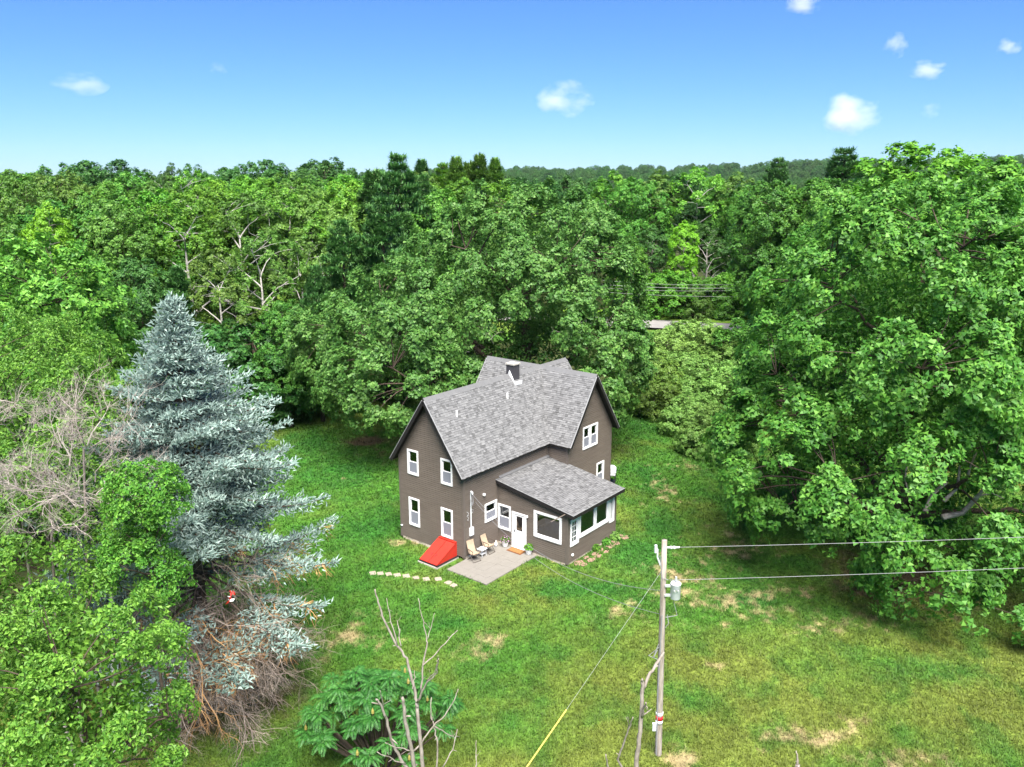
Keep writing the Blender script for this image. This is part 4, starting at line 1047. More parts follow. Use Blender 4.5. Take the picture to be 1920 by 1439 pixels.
# left foreground leafy tree
def near_tree(name, label, cat, org_px, lobes_px, seed, mat, nb, rb, ns, nl, leaf, trunk_h, tr_r, **kw):
    p = atD(*org_px); O = (p[0], p[1], 0)
    return make_tree(name, O, label, cat, [lob(*l, O) for l in lobes_px], seed, mat, nb, rb, ns, nl, leaf, trunk_h, tr_r, **kw)
near_tree('leafy_tree', 'fresh green leafy tree filling the bottom left corner', 'tree', (150, 1300, 16.5), [(140, 1280, 16.5, 2.3, 2.1, 2.3), (20, 1330, 16, 2.2, 2.2, 2.2), (235, 1370, 16.5, 1.2, 1.5, 1.7), (60, 1480, 16, 2.7, 2.3, 2.0)], 41, 'fresh', 150, .55, 25, 18, .096, 2.5, .16, nfill=6000, rs=.17, flat=.7, low=-.8, droop=.5)
near_tree('sapling', 'slender green sapling overlapping the left flank of the blue spruce', 'tree', (270, 980, 23.0), [(275, 925, 23, 1.05, 1.0, .85), (255, 1040, 23, .95, 1, .9), (300, 1090, 22.6, .6, .6, .5)], 42, 'mid', 60, .42, 19, 14, .1, 2.0, .08, rs=.16, flat=.7, low=-.8, droop=.5)
near_tree('overgrown_shrub', 'fresh green shrub wound through grey dead twigs left of the spruce', 'shrub', (70, 860, 27), [(60, 800, 27.5, 2.6, 2.4, 2.4), (30, 960, 25, 2.6, 2.2, 2.4), (150, 960, 25.5, 2.0, 1.8, 1.9), (130, 720, 30, 2.4, 2.4, 1.8), (20, 690, 33, 3.2, 3, 2.2), (60, 1070, 23, 2.4, 2, 2.0)], 43, 'fresh', 200, .6, 20, 16, .115, 1.2, .12, nfill=5000, rs=.2, flat=.7, low=-.7)
O = atD(95, 900, 25) * np.array([1, 1, 0])
gt = tag(empty('leafless_shrub', tuple(O)), 'grey leafless twiggy shrub at the left edge beside the spruce', 'shrub')
rg_ = np.random.default_rng(15); mb = MB()
for (px, py, D_, k) in [(150, 790, 24.6, 10), (85, 890, 23.6, 7), (30, 890, 23.4, 7), (190, 850, 24.6, 5), (60, 760, 26, 4)]:
    c = atD(px, py, D_) - O
    for i in range(k):
        twig(mb, rg_, c + rg_.normal(0, .35, 3) - np.array([0, 0, .9]), norm(np.array([rg_.normal(0, .8), rg_.normal(-.25, .6), rg_.uniform(.2, 1.1)])), rg_.uniform(.9, 1.8), .02, 3, 6, .0, .36, .7)
    s_ = np.array([c[0] * .5, c[1] * .5, 0])
    mb.tube([s_, (s_ + c) / 2 + rg_.normal(0, .2, 3), c - np.array([0, 0, .9])], [.07, .05, .035], 5)
mb.build('twigs', M['grey_twig'], gt)
# small red and white scrap caught under the spruce
O = atD(434, 1122, 26.2)
rt = tag(empty('red_scrap', tuple(O)), 'small red and white scrap caught among the low spruce branches', 'scrap')
rg_ = np.random.default_rng(2)
for nm, m_, k in (('red_cloth', M['red'], 7), ('white_cloth', M['white'], 4)):
    mb = MB()
    for i in range(k):
        c = rg_.normal(0, .1, 3); a = norm(rg_.normal(size=3)) * .12; b = norm(rg_.normal(size=3)) * .1; d = norm(np.cross(a, b)) * .02
        mb.hexa([c, c + a, c + a + b, c + b], [c + d, c + a + d, c + a + b + d * 2, c + b + d])
    mb.build(nm, m_, rt)

# sumac at the bottom edge
O = ground(715, 1425); O[2] = 0
su = tag(empty('sumac_shrub', tuple(O)), 'dark green sumac with long fronds at the bottom edge behind the dead sapling', 'shrub')
rg_ = np.random.default_rng(6); lv = MB(); st = MB(); fl = MB()
heads = []
for i in range(74):
    a = rg_.random() * 2 * math.pi; r_ = math.sqrt(rg_.random()) * 2.5; px_ = r_ * math.cos(a) * 1.05; py_ = r_ * math.sin(a) * .8
    hz = 3.0 - .22 * r_ ** 2 + rg_.normal(0, .2); heads.append((px_, py_, hz))
    st.tube([(px_ * .25, py_ * .25, 0), (px_ * .7, py_ * .7, hz * .6), (px_, py_, hz)], [.045, .03, .018], 5)
    if rg_.random() < .25: fl.lathe([(0, 0), (.05, .05), (.045, .14), (0, .26)], 7, (px_, py_, hz + .03))
    for f_ in range(12):
        b = f_ * 2.4 + rg_.normal(0, .2); ln_ = rg_.uniform(.32, .62); el = rg_.uniform(.2, 1.3)
        k = np.linspace(0, 1, 7)[:, None]; hd = np.array([math.cos(b), math.sin(b), 0])
        P = np.array([px_, py_, hz]) + hd * ln_ * k + UP * (ln_ * (el * k - (.55 + el * .5) * k ** 2))
        sd = np.array([-hd[1], hd[0], 0])
        for q in range(15):
            t = .12 + .86 * q / 14; i_ = min(int(t * 6), 5); c = P[i_] + (P[i_ + 1] - P[i_]) * (t * 6 - i_); tg = norm(P[i_ + 1] - P[i_])
            ll = .125 * math.sin(math.pi * (.18 + .74 * t)) + .03
            for sg in (-1, 1):
                e = norm(sd * sg + tg * .45 - UP * .35) * ll; w_ = tg * .019
                lv.add([c, c + e * .45 + w_, c + e, c + e * .45 - w_], [(0, 1, 2, 3)])
lv.build('fronds', LM['sumac'], su); st.build('stems', M['bark'], su); fl.build('flower_heads', M['mat_tan'] if False else plain('sumac_flower', (.26, .22, .05), .8), su)

# dead saplings in the foreground
def dead_tree(label, D0, branches, jit, seed, extra=10, name='dead_sapling', base_px=None):
    rg_ = np.random.default_rng(seed)
    p = atD(*base_px, D0); O = np.array([p[0], p[1], 0])
    o = tag(empty(name, tuple(O)), label, 'dead tree', 'dead saplings in front of the lawn')
    mb = MB()
    for (d0, d1, r0, r1, pts) in branches:
        k = len(pts); Ps = []
        for i, (x_, y_) in enumerate(pts): Ps.append(atD(x_, y_, D0 + d0 + (d1 - d0) * i / (k - 1)) - O)
        Ps = np.array(Ps)
        t = np.linspace(0, k - 1, (k - 1) * 4 + 1); Pi = np.stack([np.interp(t, np.arange(k), Ps[:, c]) for c in range(3)], -1)
        Pi[1:-1] += rg_.normal(0, jit, (len(Pi) - 2, 3)); mb.tube(Pi, np.linspace(r0, r1, len(Pi)) * .8, 7)
        for e in range(extra // 5):
            i = int(rg_.integers(1, len(Pi) - 1)); mb.tube([Pi[i], Pi[i] + norm(rg_.normal(size=3) + np.array([0, 0, .4])) * rg_.uniform(.06, .25)], [r1 * .8, r1 * .4], 4)
    mb.build('trunk', M['dead_pale'], o, True)
    return o
dead_tree('pale dead sapling with many bare branches at the bottom edge before the sumac', 17.5, [
    (0, 0, .12, .10, [(800, 2050), (800, 1700), (798, 1470)]),
    (0, -.3, .075, .045, [(798, 1480), (778, 1439), (766, 1380), (758, 1330), (754, 1308)]),
    (0, .2, .065, .02, [(798, 1480), (790, 1410), (782, 1330), (781, 1315), (776, 1290), (762, 1235), (745, 1210), (720, 1165), (708, 1130), (703, 1105)]),
    (.1, .3, .02, .008, [(745, 1210), (730, 1150), (725, 1122)]), (.1, .4, .02, .008, [(752, 1212), (748, 1180), (744, 1163)]),
    (0, -.4, .03, .012, [(782, 1318), (800, 1280), (820, 1262), (822, 1235), (818, 1240)]),
    (.2, .6, .03, .01, [(790, 1300), (793, 1248), (801, 1205), (800, 1195), (790, 1155), (784, 1122)]), (.2, .4, .014, .007, [(801, 1200), (808, 1175), (815, 1150)]),
    (.2, .9, .02, .012, [(793, 1248), (815, 1228), (840, 1200), (858, 1182)]),
    (-.1, -.6, .02, .008, [(800, 1277), (815, 1262), (822, 1235), (821, 1230)]), (0, .2, .02, .008, [(773, 1292), (777, 1272), (777, 1257)]),
    (-.1, -.5, .055, .03, [(795, 1480), (755, 1430), (735, 1395), (725, 1350), (716, 1325), (705, 1312)]), (-.3, -.6, .02, .01, [(720, 1335), (716, 1310), (712, 1295)]),
    (0, .4, .03, .012, [(765, 1415), (790, 1395), (812, 1362), (835, 1340), (853, 1310), (859, 1292)]), (.2, .4, .03, .015, [(820, 1455), (820, 1390), (815, 1365), (808, 1340), (809, 1308)]),
    (.2, .6, .02, .012, [(830, 1439), (850, 1405), (857, 1370), (858, 1368)]), (.3, .6, .02, .008, [(815, 1362), (845, 1380), (862, 1382)]),
    (-.2, -.7, .025, .012, [(760, 1432), (735, 1425), (707, 1410)]), (-.2, -.5, .02, .01, [(770, 1408), (745, 1402), (722, 1393)]), (.1, .6, .02, .008, [(893, 1460), (893, 1420), (893, 1388)]), (.1, .3, .025, .02, [(820, 1480), (860, 1470), (893, 1460)])], .012, 3, 10, base_px=(800, 1700))
dead_tree('forked dead trunk rising in front of the utility pole', 20.5, [
    (0, 0, .11, .095, [(1170, 1950), (1180, 1650), (1192, 1460)]), (0, .1, .09, .065, [(1192, 1460), (1197, 1400), (1203, 1340), (1205, 1290), (1204, 1276)]),
    (.1, .6, .06, .05, [(1205, 1293), (1220, 1262), (1235, 1240), (1244, 1223)]), (0, -.3, .045, .03, [(1204, 1345), (1208, 1328), (1211, 1318)]), (0, .3, .025, .015, [(1205, 1342), (1215, 1335), (1222, 1330)]),
    (0, -.5, .045, .02, [(1190, 1475), (1157, 1425), (1170, 1390), (1182, 1360), (1187, 1345)]), (0, -.3, .04, .025, [(1185, 1480), (1140, 1439), (1136, 1415)]), (0, -.3, .02, .012, [(1180, 1365), (1178, 1355), (1177, 1345)])], .012, 4, 5, base_px=(1192, 1460))
dead_tree('broken dead stub poking up at the bottom edge right of the pole', 20.0, [(0, 0, .09, .08, [(1480, 1900), (1490, 1460), (1496, 1434)]), (0, .1, .05, .015, [(1496, 1434), (1495, 1420), (1493, 1408)])], .01, 5, 5, base_px=(1490, 1460))

# ------------------------------------------------------------------ woods: one mesh set per kind, one object set per tree
VAR = {}
def variant(key, lobes, seed, nb, rb, ns, nl, leaf, trunk_h, tr_r, bark='bark', mat='mid', **kw):
    rg_ = np.random.default_rng(seed); nm = kw.pop('nmain', 9); nf = kw.pop('nfill', 0); low = kw.pop('low', -.55)
    C, Dr = boughs(rg_, lobes, nb, low)
    mb = MB().add(*foliage(rg_, C, Dr, rb, ns, nl, leaf, tri=True, **kw))
    if nf: mb.add(*fill(rg_, lobes, nf, leaf * 1.5))
    cm = mb.mesh(key + '_crown'); tm = limbs(rg_, C, trunk_h, tr_r, nm).mesh(key + '_trunk', True)
    cm.materials.append(LM[mat]); tm.materials.append(M[bark])
    top = max(v.co.z for v in cm.vertices)
    VAR[key] = (cm, tm, top)
def conifer(key, H_, R_, seed, mat='pine', droop=.1, gap=1.0, n_tuft=5, upturn=.3):
    rg_ = np.random.default_rng(seed); wd = MB(); wd.tube([(0, 0, -.3), (0, 0, H_ * .6), (0, 0, H_ - .3)], [.28, .16, .02], 7)
    P = []; Dv = []; z = H_ * .22; ang = 0
    while z < H_ - .2:
        k = (H_ - z) / (H_ * .78); R = R_ * min(1, (k * 1.25) ** .8) * rg_.uniform(.8, 1.1)
        for b in range(5):
            ang += 1.2566 + rg_.normal(0, .25); r_ = R * rg_.uniform(.6, 1.15) + .25; hd = np.array([math.cos(ang), math.sin(ang), 0]); sd = np.array([-hd[1], hd[0], 0])
            t = np.linspace(0, 1, 6); B = np.stack([hd[0] * r_ * t, hd[1] * r_ * t, z + r_ * (-droop * t + upturn * t ** 2)], -1)
            wd.tube(B, .05 * (1 - .8 * t) + .008, 4, False)
            m_ = max(10, int(r_ * 34)); q = .25 + .75 * np.sqrt(rg_.random(m_)); pos = np.stack([np.interp(q, t, B[:, c]) for c in range(3)], -1)
            wsp = (1.1 - q) * r_ * .38 + .12
            pos = pos + sd * (rg_.normal(0, 1, m_) * wsp)[:, None] + UP * (rg_.normal(0, .12, m_) + .08)[:, None]
            P.append(pos); Dv.append(norm(hd * .6 + UP * .55 + rg_.normal(size=(m_, 3)) * .35))
        z += gap * rg_.uniform(.7, 1.3) * (.55 + .45 * k)
    P = np.concatenate(P); Dv = np.concatenate(Dv); n = len(P)
    mb = MB()
    for j in range(n_tuft):
        d = norm(Dv + rg_.normal(size=(n, 3)) * .6); e1, e2 = frame(d); w_ = e1 * .05; ln_ = (.32 + .2 * rg_.random(n))[:, None]
        mb.add(np.stack([P - w_, P + w_, P + d * ln_ + w_ * .4, P + d * ln_ - w_ * .4], 1).reshape(-1, 3), np.arange(4 * n).reshape(-1, 4))
    cm = mb.mesh(key + '_crown'); tm = wd.mesh(key + '_trunk', True); cm.materials.append(LM[mat]); tm.materials.append(M['bark'])
    VAR[key] = (cm, tm, H_)
variant('oak', [((0, 0, 11.5), (4.8, 4.8, 5.6)), ((1.8, .8, 9), (3.9, 3.9, 4)), ((-2, -.5, 8.2), (3.8, 3.8, 4))], 101, 150, 1.05, 20, 20, .2, 4, .3, nfill=4000, rs=.28, flat=.7, low=-.6)
variant('ash', [((0, 0, 12), (3.7, 3.7, 5.5)), ((.8, -.8, 7.6), (4.2, 4.2, 4))], 102, 140, 1.0, 20, 20, .2, 4, .26, nfill=3000, rs=.28, flat=.5, droop=.6)
variant('round', [((0, 0, 9.5), (4.6, 4.6, 4.8)), ((1.5, 1, 12.8), (3.2, 3.2, 3.4)), ((-1.5, -1.5, 11), (3.2, 3.2, 3.8)), ((0, -1, 5.5), (4.4, 4.4, 3.2))], 103, 160, 1.0, 19, 20, .2, 3, .3, nfill=4000, rs=.28, flat=.7)
variant('birch', [((1.2, 0, 12.8), (2.7, 2.7, 3.8)), ((-1.8, .5, 11), (2.6, 2.6, 3.4)), ((.2, -1.8, 9.2), (2.8, 2.4, 2.8))], 104, 66, .76, 15, 18, .18, 3.5, .27, bark='birch_bark', nmain=12, rs=.27, droop=.8, mat='olive')
variant('tall', [((0, 0, 13), (2.6, 2.6, 5)), ((.6, 0, 8.5), (2.8, 2.8, 3.5))], 105, 95, .88, 18, 20, .185, 3.5, .25, bark='bark_pale', rs=.27, flat=.7, droop=.5)
variant('bush', [((0, 0, 2.3), (2.6, 2.6, 2.5)), ((1.8, .8, 1.7), (1.9, 1.9, 1.7)), ((-1.7, -.6, 1.6), (1.9, 1.9, 1.7)), ((.3, -1.2, 3.2), (1.5, 1.5, 1.5))], 106, 130, .55, 17, 18, .14, .6, .09, rs=.2, flat=.7, low=-.7, nfill=2500, mat='pale')
conifer('pine', 18, 4.2, 107, gap=1.15)
conifer('fir', 17, 2.7, 108, gap=.8, droop=.2, upturn=.15)
ORD = ['first', 'second', 'third', 'fourth', 'fifth', 'sixth', 'seventh', 'eighth', 'ninth', 'tenth', 'eleventh', 'twelfth', 'thirteenth', 'fourteenth', 'fifteenth', 'sixteenth', 'seventeenth', 'eighteenth', 'nineteenth', 'twentieth']
MATW = {'maple': 'bright green', 'oak': 'deep green', 'dark': 'dark green', 'mid': 'mid-green', 'lime': 'lime-green', 'fresh': 'fresh green', 'yellow': 'yellow-green', 'olive': 'olive-green', 'pale': 'pale green', 'pine': 'dark'}
KINDW = {'oak': ('broad_tree', 'broad-crowned tree'), 'ash': ('layered_tree', 'layered tree'), 'round': ('round_tree', 'round-headed tree'), 'birch': ('birch_tree', 'birch with pale stems'), 'tall': ('slender_tree', 'slender tree'), 'bush': ('thicket_bush', 'bush'), 'pine': ('pine_tree', 'spreading pine'), 'fir': ('fir_tree', 'narrow fir')}
woods = []
def T_(px, top, D, kind, mat, zone, wscale=1.0): woods.append((px, top, D, kind, mat, zone, wscale))
# left flank, close
for a in [(45, 432, 47, 'round', 'fresh', 'left', 1.0), (150, 520, 52, 'ash', 'mid', 'left', 1.0), (215, 640, 50, 'ash', 'mid', 'left', .8), (-40, 560, 40, 'round', 'fresh', 'left', .8), (110, 600, 41, 'round', 'fresh', 'left', .7)]: T_(*a)
# front edge of the woods behind the spruce
for a in [(255, 480, 66, 'ash', 'dark', 'front', 1.0), (190, 470, 70, 'round', 'mid', 'front', 1.0), (330, 500, 68, 'fir', 'pine', 'front', 1.0), (405, 465, 68, 'birch', 'olive', 'front', 1.0), (480, 430, 70, 'birch', 'olive', 'front', 1.05), (560, 440, 74, 'birch', 'olive', 'front', 1.0), (530, 560, 64, 'ash', 'maple', 'front', .85), (470, 600, 66, 'bush', 'dark', 'front', 1.2), (390, 610, 66, 'bush', 'dark', 'front', 1.2), (595, 600, 66, 'round', 'oak', 'front', .8), (640, 415, 72, 'pine', 'pine', 'front', 1.05), (715, 372, 74, 'pine', 'pine', 'front', 1.1), (745, 470, 70, 'pine', 'pine', 'front', .9), (590, 500, 70, 'pine', 'pine', 'front', .8)]: T_(*a)
# second row
for a in [(20, 395, 80, 'oak', 'mid', 'second', 1), (100, 372, 84, 'oak', 'mid', 'second', 1), (85, 375, 74, 'tall', 'yellow', 'second', .8), (165, 365, 86, 'round', 'mid', 'second', 1), (220, 375, 82, 'ash', 'olive', 'second', 1), (285, 350, 88, 'round', 'lime', 'second', 1), (340, 360, 84, 'birch', 'lime', 'second', 1.1), (395, 345, 90, 'round', 'lime', 'second', 1), (440, 360, 86, 'birch', 'olive', 'second', 1.1), (490, 340, 92, 'tall', 'maple', 'second', 1), (540, 350, 88, 'birch', 'lime', 'second', 1.1), (595, 345, 90, 'round', 'olive', 'second', 1), (650, 335, 94, 'ash', 'lime', 'second', 1), (700, 320, 92, 'fir', 'pine', 'second', 1.2), (745, 292, 88, 'pine', 'pine', 'second', 1.0), (790, 330, 96, 'pine', 'pine', 'second', 1), (835, 350, 90, 'round', 'mid', 'second', 1), (760, 400, 82, 'fir', 'pine', 'second', 1.1)]: T_(*a)
rw = random.Random(17)
x_ = -20
while x_ < 860:   # third row
    k = rw.choice(['round', 'oak', 'ash', 'tall', 'birch', 'round']); m_ = rw.choice(['lime', 'mid', 'lime', 'olive', 'maple', 'lime'])
    T_(x_, rw.uniform(317, 334), rw.uniform(108, 122), k, m_, 'third', rw.uniform(.95, 1.15)); x_ += rw.uniform(42, 58)
for a in [(130, 299, 128, 'oak', 'dark', 'sky', 1), (185, 297, 132, 'oak', 'dark', 'sky', 1.1), (205, 318, 136, 'round', 'dark', 'sky', 1), (20, 316, 140, 'oak', 'mid', 'sky', 1), (75, 318, 138, 'round', 'lime', 'sky', 1), (260, 316, 150, 'round', 'dark', 'sky', 1), (320, 303, 150, 'tall', 'dark', 'sky', .8), (365, 306, 152, 'birch', 'dark', 'sky', .8), (420, 312, 155, 'oak', 'dark', 'sky', 1), (470, 297, 150, 'oak', 'dark', 'sky', 1), (520, 300, 155, 'round', 'dark', 'sky', 1), (575, 305, 155, 'oak', 'dark', 'sky', 1), (635, 293, 150, 'round', 'dark', 'sky', 1.1), (600, 300, 158, 'oak', 'dark', 'sky', 1), (790, 300, 130, 'fir', 'pine', 'sky', 1), (855, 295, 122, 'fir', 'olive', 'sky', 1), (880, 305, 126, 'fir', 'olive', 'sky', 1.1), (900, 291, 124, 'fir', 'olive', 'sky', 1), (928, 297, 128, 'fir', 'olive', 'sky', .9), (830, 308, 135, 'pine', 'lime', 'sky', 1)]: T_(*a)
# behind the shade tree and beyond the road
for a in [(950, 335, 118, 'round', 'lime', 'road', 1), (1000, 330, 150, 'oak', 'dark', 'road', 1), (1040, 345, 160, 'fir', 'pine', 'road', 1.2), (1080, 328, 165, 'oak', 'dark', 'road', 1), (1120, 335, 150, 'round', 'mid', 'road', 1), (1150, 318, 140, 'tall', 'lime', 'road', 1.2), (1190, 330, 135, 'oak', 'mid', 'road', 1), (1235, 318, 140, 'tall', 'olive', 'road', 1.3), (1270, 325, 142, 'oak', 'dark', 'road', 1), (1310, 312, 138, 'birch', 'lime', 'road', 1.2), (1345, 330, 140, 'round', 'mid', 'road', 1), (1385, 320, 138, 'tall', 'olive', 'road', 1.3), (1285, 412, 122, 'tall', 'yellow', 'road', 1.0), (1330, 420, 126, 'birch', 'dark', 'road', 1.2), (1380, 430, 124, 'birch', 'dark', 'road', 1.1), (1225, 420, 126, 'tall', 'dark', 'road', 1.2), (1180, 450, 122, 'ash', 'mid', 'road', 1), (1420, 410, 120, 'ash', 'mid', 'road', 1), (1410, 345, 130, 'ash', 'mid', 'road', 1), (1460, 298, 160, 'pine', 'pine', 'road', 1.1), (1585, 280, 125, 'pine', 'pine', 'road', 1.5), (1450, 335, 100, 'ash', 'maple', 'road', 1), (1500, 345, 104, 'round', 'lime', 'road', 1), (1545, 330, 98, 'ash', 'maple', 'road', 1.1), (1620, 335, 92, 'round', 'maple', 'road', 1), (1250, 505, 118, 'bush', 'lime', 'road', 1.3), (1330, 520, 118, 'bush', 'mid', 'road', 1.3), (1390, 510, 118, 'bush', 'lime', 'road', 1.3), (1200, 520, 118, 'bush', 'mid', 'road', 1.3), (1290, 535, 117, 'bush', 'olive', 'road', 1.2)]: T_(*a)
for a in [(1790, 262, 66, 'oak', 'lime', 'right', 1.3), (1895, 300, 62, 'round', 'mid', 'right', 1.2), (1690, 318, 74, 'round', 'lime', 'right', 1.1), (1960, 360, 56, 'oak', 'mid', 'right', 1.1), (1560, 420, 78, 'round', 'mid', 'right', 1)]: T_(*a)
# thicket right of the house
for a in [(1255, 622, 80, 'bush', 'pale', 'thicket', 1.2), (1300, 595, 84, 'bush', 'pale', 'thicket', 1.2), (1375, 640, 80, 'bush', 'pale', 'thicket', 1.1), (1430, 592, 80, 'bush', 'mid', 'thicket', 1.3), (1215, 660, 70, 'bush', 'olive', 'thicket', 1.1), (1270, 655, 72, 'bush', 'pale', 'thicket', 1.2), (1330, 670, 70, 'bush', 'pale', 'thicket', 1.2), (1390, 680, 66, 'bush', 'pale', 'thicket', 1.2), (1235, 712, 67, 'bush', 'olive', 'thicket', 1.0), (1300, 735, 63, 'bush', 'pale', 'thicket', 1.1), (1350, 760, 58, 'bush', 'pale', 'thicket', 1.1), (1310, 800, 57, 'bush', 'pale', 'thicket', .8), (1190, 700, 72, 'bush', 'oak', 'thicket', 1), (1180, 630, 86, 'bush', 'mid', 'thicket', 1.2)]: T_(*a)
ZONE = {'left': 'close by the left edge', 'front': "at the woods' front edge", 'second': "in the woods' second row", 'third': "in the woods' third row", 'sky': 'on the skyline of the woods', 'road': 'beyond the road', 'right': 'behind the great maple', 'thicket': 'in the thicket right of the house'}
GRP = {'left': 'trees by the left edge', 'front': 'trees of the woods front edge', 'second': 'trees in the second row', 'third': 'trees in the third row', 'sky': 'trees on the skyline', 'road': 'trees beyond the road', 'right': 'trees behind the maple', 'thicket': 'thicket bushes'}
woods.sort(key=lambda t: t[0])
cnt = {}
for t in woods: cnt[(t[3], t[4], t[5])] = cnt.get((t[3], t[4], t[5]), 0) + 1
seen = {}; far_src = None
for (px, top, D_, kind, mat, zone, ws) in woods:
    p = atD(px, top, D_); cm, tm, Ht = VAR[kind]
    s_ = max(p[2], 1.2) / Ht; k = (kind, mat, zone); seen[k] = seen.get(k, 0) + 1
    nm, kw_ = KINDW[kind]
    lab = MATW[mat] + ' ' + kw_ + ' ' + ZONE[zone]
    if cnt[k] > 1: lab = ORD[seen[k] - 1] + ' ' + lab + ', counted from left'
    o = tag(empty(nm, (p[0], p[1], 0), rw.uniform(0, 6.28)), lab, 'bush' if kind == 'bush' else 'tree', GRP[zone])
    o.scale = (s_ * ws * (1 if s_ > .75 else .75 / s_) ** .6,) * 2 + (s_,)
    c = bpy.data.objects.new('crown', cm); sc.collection.objects.link(c); c.parent = o
    c.material_slots[0].link = 'OBJECT'; c.material_slots[0].material = LM[mat]
    t2 = bpy.data.objects.new('trunk', tm); sc.collection.objects.link(t2); t2.parent = o
    VAR.setdefault('src_' + kind, c)

# ------------------------------------------------------------------ far hills and the wood that covers them
def hz(x, y):
    d = np.hypot(x, y)
    return np.clip((d - 500) / 1100, 0, 1) ** 1.3 * np.clip(-6 + 52 * fbm(x * .0024 + 3.2, y * .0016, 91, 4) + 14 * np.clip(x / 600, -1, .6), 0, 60) * np.where(y > 0, 1, .6)
hx = np.linspace(-2480, 2480, 81); hy = np.linspace(420, 2580, 46)
M['hill'] = mat_noise('hill_floor', [(.3, (.02, .045, .012)), (.7, (.035, .07, .0045))], .02, .95, .05)
tag(grid_obj('hills', hx, hy, M['hill'], lambda x, y: hz(x, y) - 1.0), kind='structure')
rf = np.random.default_rng(66); pts = []; sz_ = []
for (d0, d1, n) in [(175, 420, 420), (420, 900, 700), (900, 1500, 900), (1500, 1750, 900)]:
    d = np.sqrt(rf.uniform(d0 ** 2, d1 ** 2, n)); a = rf.uniform(-.68, .68, n)
    x, y = d * np.sin(a), d * np.cos(a); pts.append(np.stack([x, y, hz(x, y) - (1.5 if d0 < 900 else 9)], -1)); sz_.append(rf.uniform(*((.72, 1.03) if d0 < 400 else (.85, 1.1) if d0 < 900 else (1.2, 1.7)), n))
pts = np.concatenate(pts)
me = bpy.data.meshes.new('far_wood'); me.from_pydata([tuple(p) for p in pts], [], [])
me.attributes.new('size', 'FLOAT', 'POINT').data.foreach_set('value', np.concatenate(sz_).astype(np.float32))
fw = bpy.data.objects.new('far_wood', me); sc.collection.objects.link(fw)
tag(fw, 'unbroken far woods covering the land up to the horizon', 'woods', kind='stuff')
gn = bpy.data.node_groups.new('far_wood_scatter', 'GeometryNodeTree')
gn.interface.new_socket('Geometry', in_out='INPUT', socket_type='NodeSocketGeometry'); gn.interface.new_socket('Geometry', in_out='OUTPUT', socket_type='NodeSocketGeometry')
gi = gn.nodes.new('NodeGroupInput'); go = gn.nodes.new('NodeGroupOutput'); jn = gn.nodes.new('GeometryNodeJoinGeometry')
last = gi.outputs[0]
for q, kd in enumerate(['oak', 'round', 'ash']):
    oi = gn.nodes.new('GeometryNodeObjectInfo'); oi.transform_space = 'ORIGINAL'; oi.inputs['Object'].default_value = VAR['src_' + kd]
    iop = gn.nodes.new('GeometryNodeInstanceOnPoints')
    ix = gn.nodes.new('GeometryNodeInputIndex'); md = gn.nodes.new('ShaderNodeMath'); md.operation = 'MODULO'; md.inputs[1].default_value = 3
    eq = gn.nodes.new('FunctionNodeCompare'); eq.data_type = 'FLOAT'; eq.operation = 'EQUAL'; eq.inputs[1].default_value = q
    gn.links.new(ix.outputs[0], md.inputs[0]); gn.links.new(md.outputs[0], eq.inputs[0]); gn.links.new(eq.outputs[0], iop.inputs['Selection'])
    gn.links.new(gi.outputs[0], iop.inputs['Points']); gn.links.new(oi.outputs['Geometry'], iop.inputs['Instance'])
    rv = gn.nodes.new('FunctionNodeRandomValue'); rv.data_type = 'FLOAT_VECTOR'; rv.inputs[0].default_value = (0, 0, 0); rv.inputs[1].default_value = (0, 0, 6.28)
    gn.links.new(rv.outputs[0], iop.inputs['Rotation'])
    rs_ = gn.nodes.new('GeometryNodeInputNamedAttribute'); rs_.data_type = 'FLOAT'; rs_.inputs[0].default_value = 'size'
    gn.links.new(rs_.outputs[0], iop.inputs['Scale'])
    gn.links.new(iop.outputs[0], jn.inputs[0])
sm = gn.nodes.new('GeometryNodeSetMaterial'); sm.inputs['Material'].default_value = LM['dark']
gn.links.new(jn.outputs[0], sm.inputs[0]); gn.links.new(sm.outputs[0], go.inputs[0])
md_ = fw.modifiers.new('scatter', 'NODES'); md_.node_group = gn

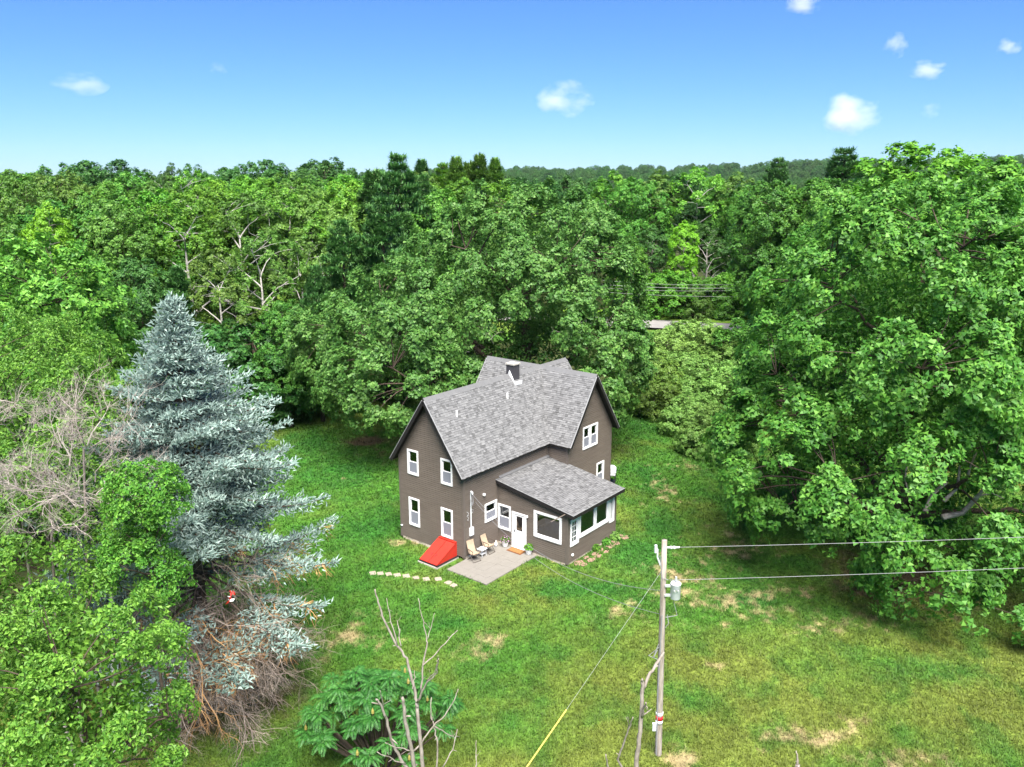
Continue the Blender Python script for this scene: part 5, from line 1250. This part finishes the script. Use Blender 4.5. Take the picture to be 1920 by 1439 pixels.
# ------------------------------------------------------------------ clouds: soft homogeneous volumes far off
def cloud_mat(seed, dens):
    m = bpy.data.materials.new('cloud'); m.use_nodes = True; n = m.node_tree.nodes; l = m.node_tree.links; n.remove(n['Principled BSDF'])
    pv = n.new('ShaderNodeVolumePrincipled'); pv.inputs['Color'].default_value = (1, 1, 1, 1); pv.inputs['Anisotropy'].default_value = 0
    tc = n.new('ShaderNodeTexCoord'); mp = n.new('ShaderNodeMapping'); mp.vector_type = 'POINT'; mp.inputs['Scale'].default_value = (2, 2, 2); mp.inputs['Location'].default_value = (-1, -1, -1)
    l.new(tc.outputs['Generated'], mp.inputs[0])
    ln = n.new('ShaderNodeVectorMath'); ln.operation = 'LENGTH'; l.new(mp.outputs[0], ln.inputs[0])
    nz = n.new('ShaderNodeTexNoise'); nz.noise_dimensions = '4D'; nz.inputs['W'].default_value = seed; nz.inputs['Scale'].default_value = 1.1; nz.inputs['Detail'].default_value = 4; l.new(mp.outputs[0], nz.inputs[0])
    a = n.new('ShaderNodeMath'); a.operation = 'MULTIPLY_ADD'; a.inputs[1].default_value = 3.4; a.inputs[2].default_value = -1.05; l.new(nz.outputs[0], a.inputs[0])
    b = n.new('ShaderNodeMath'); b.operation = 'SUBTRACT'; l.new(a.outputs[0], b.inputs[0])
    p = n.new('ShaderNodeMath'); p.operation = 'POWER'; p.inputs[1].default_value = 1.6; l.new(ln.outputs['Value'], p.inputs[0]); l.new(p.outputs[0], b.inputs[1])
    c = n.new('ShaderNodeMath'); c.operation = 'MULTIPLY'; c.inputs[1].default_value = dens; c.use_clamp = False
    mx = n.new('ShaderNodeMath'); mx.operation = 'MAXIMUM'; mx.inputs[1].default_value = 0; l.new(b.outputs[0], mx.inputs[0]); l.new(mx.outputs[0], c.inputs[0])
    l.new(c.outputs[0], pv.inputs['Density']); l.new(pv.outputs[0], n['Material Output'].inputs['Volume'])
    return m
CD = 4000.0; PXM = CD / F_PX
import bmesh
def cloud(px, py, w_, h_, label, dens=.011, seed=[0]):
    seed[0] += 1.37; c = atD(px, py, CD)
    bm = bmesh.new(); bmesh.ops.create_icosphere(bm, subdivisions=3, radius=1.0)
    V = np.array([v.co[:] for v in bm.verts]); Tt = np.array([[v.index for v in f.verts] for f in bm.faces]); bm.free()
    V2 = V * np.array([w_ * PXM * .58, w_ * PXM * .45, h_ * PXM * .58])
    tag(MB().add(V2, None, Tt).build('cloud', cloud_mat(seed[0], dens), None, True, tuple(c)), label, 'cloud', 'small fair-weather clouds')
cloud(1060, 185, 95, 62, 'white puffy cloud in the middle of the sky above the shade tree')
cloud(1600, 215, 110, 72, 'largest white cloud, low over the far hills at the right')
cloud(1745, 210, 40, 30, 'tiny faint cloud just right of the largest one', .0045)
cloud(1740, 130, 68, 34, 'flat white cloudlet high above the great maple')
cloud(1680, 86, 42, 40, 'small round cloudlet above the flat one')
cloud(1893, 88, 42, 30, 'small cloudlet at the right edge of the sky')
cloud(1503, 5, 80, 40, 'cloud cut off by the top edge of the picture')
cloud(150, 157, 90, 40, 'faint wispy cloud in the left part of the sky', .0045)
cloud(410, 127, 34, 24, 'tiny faint cloudlet between the left wisp and the middle', .0045)

# ------------------------------------------------------------------ air
hm = bpy.data.materials.new('haze'); hm.use_nodes = True; n_ = hm.node_tree.nodes; n_.remove(n_['Principled BSDF'])
pv = n_.new('ShaderNodeVolumePrincipled'); pv.inputs['Color'].default_value = (.8, .9, 1, 1); pv.inputs['Density'].default_value = .000025
hm.node_tree.links.new(pv.outputs[0], n_['Material Output'].inputs['Volume'])
tag(MB().box(-2650, 2650, -450, 2700, -1.6, 115).build('haze', hm), kind='stuff')
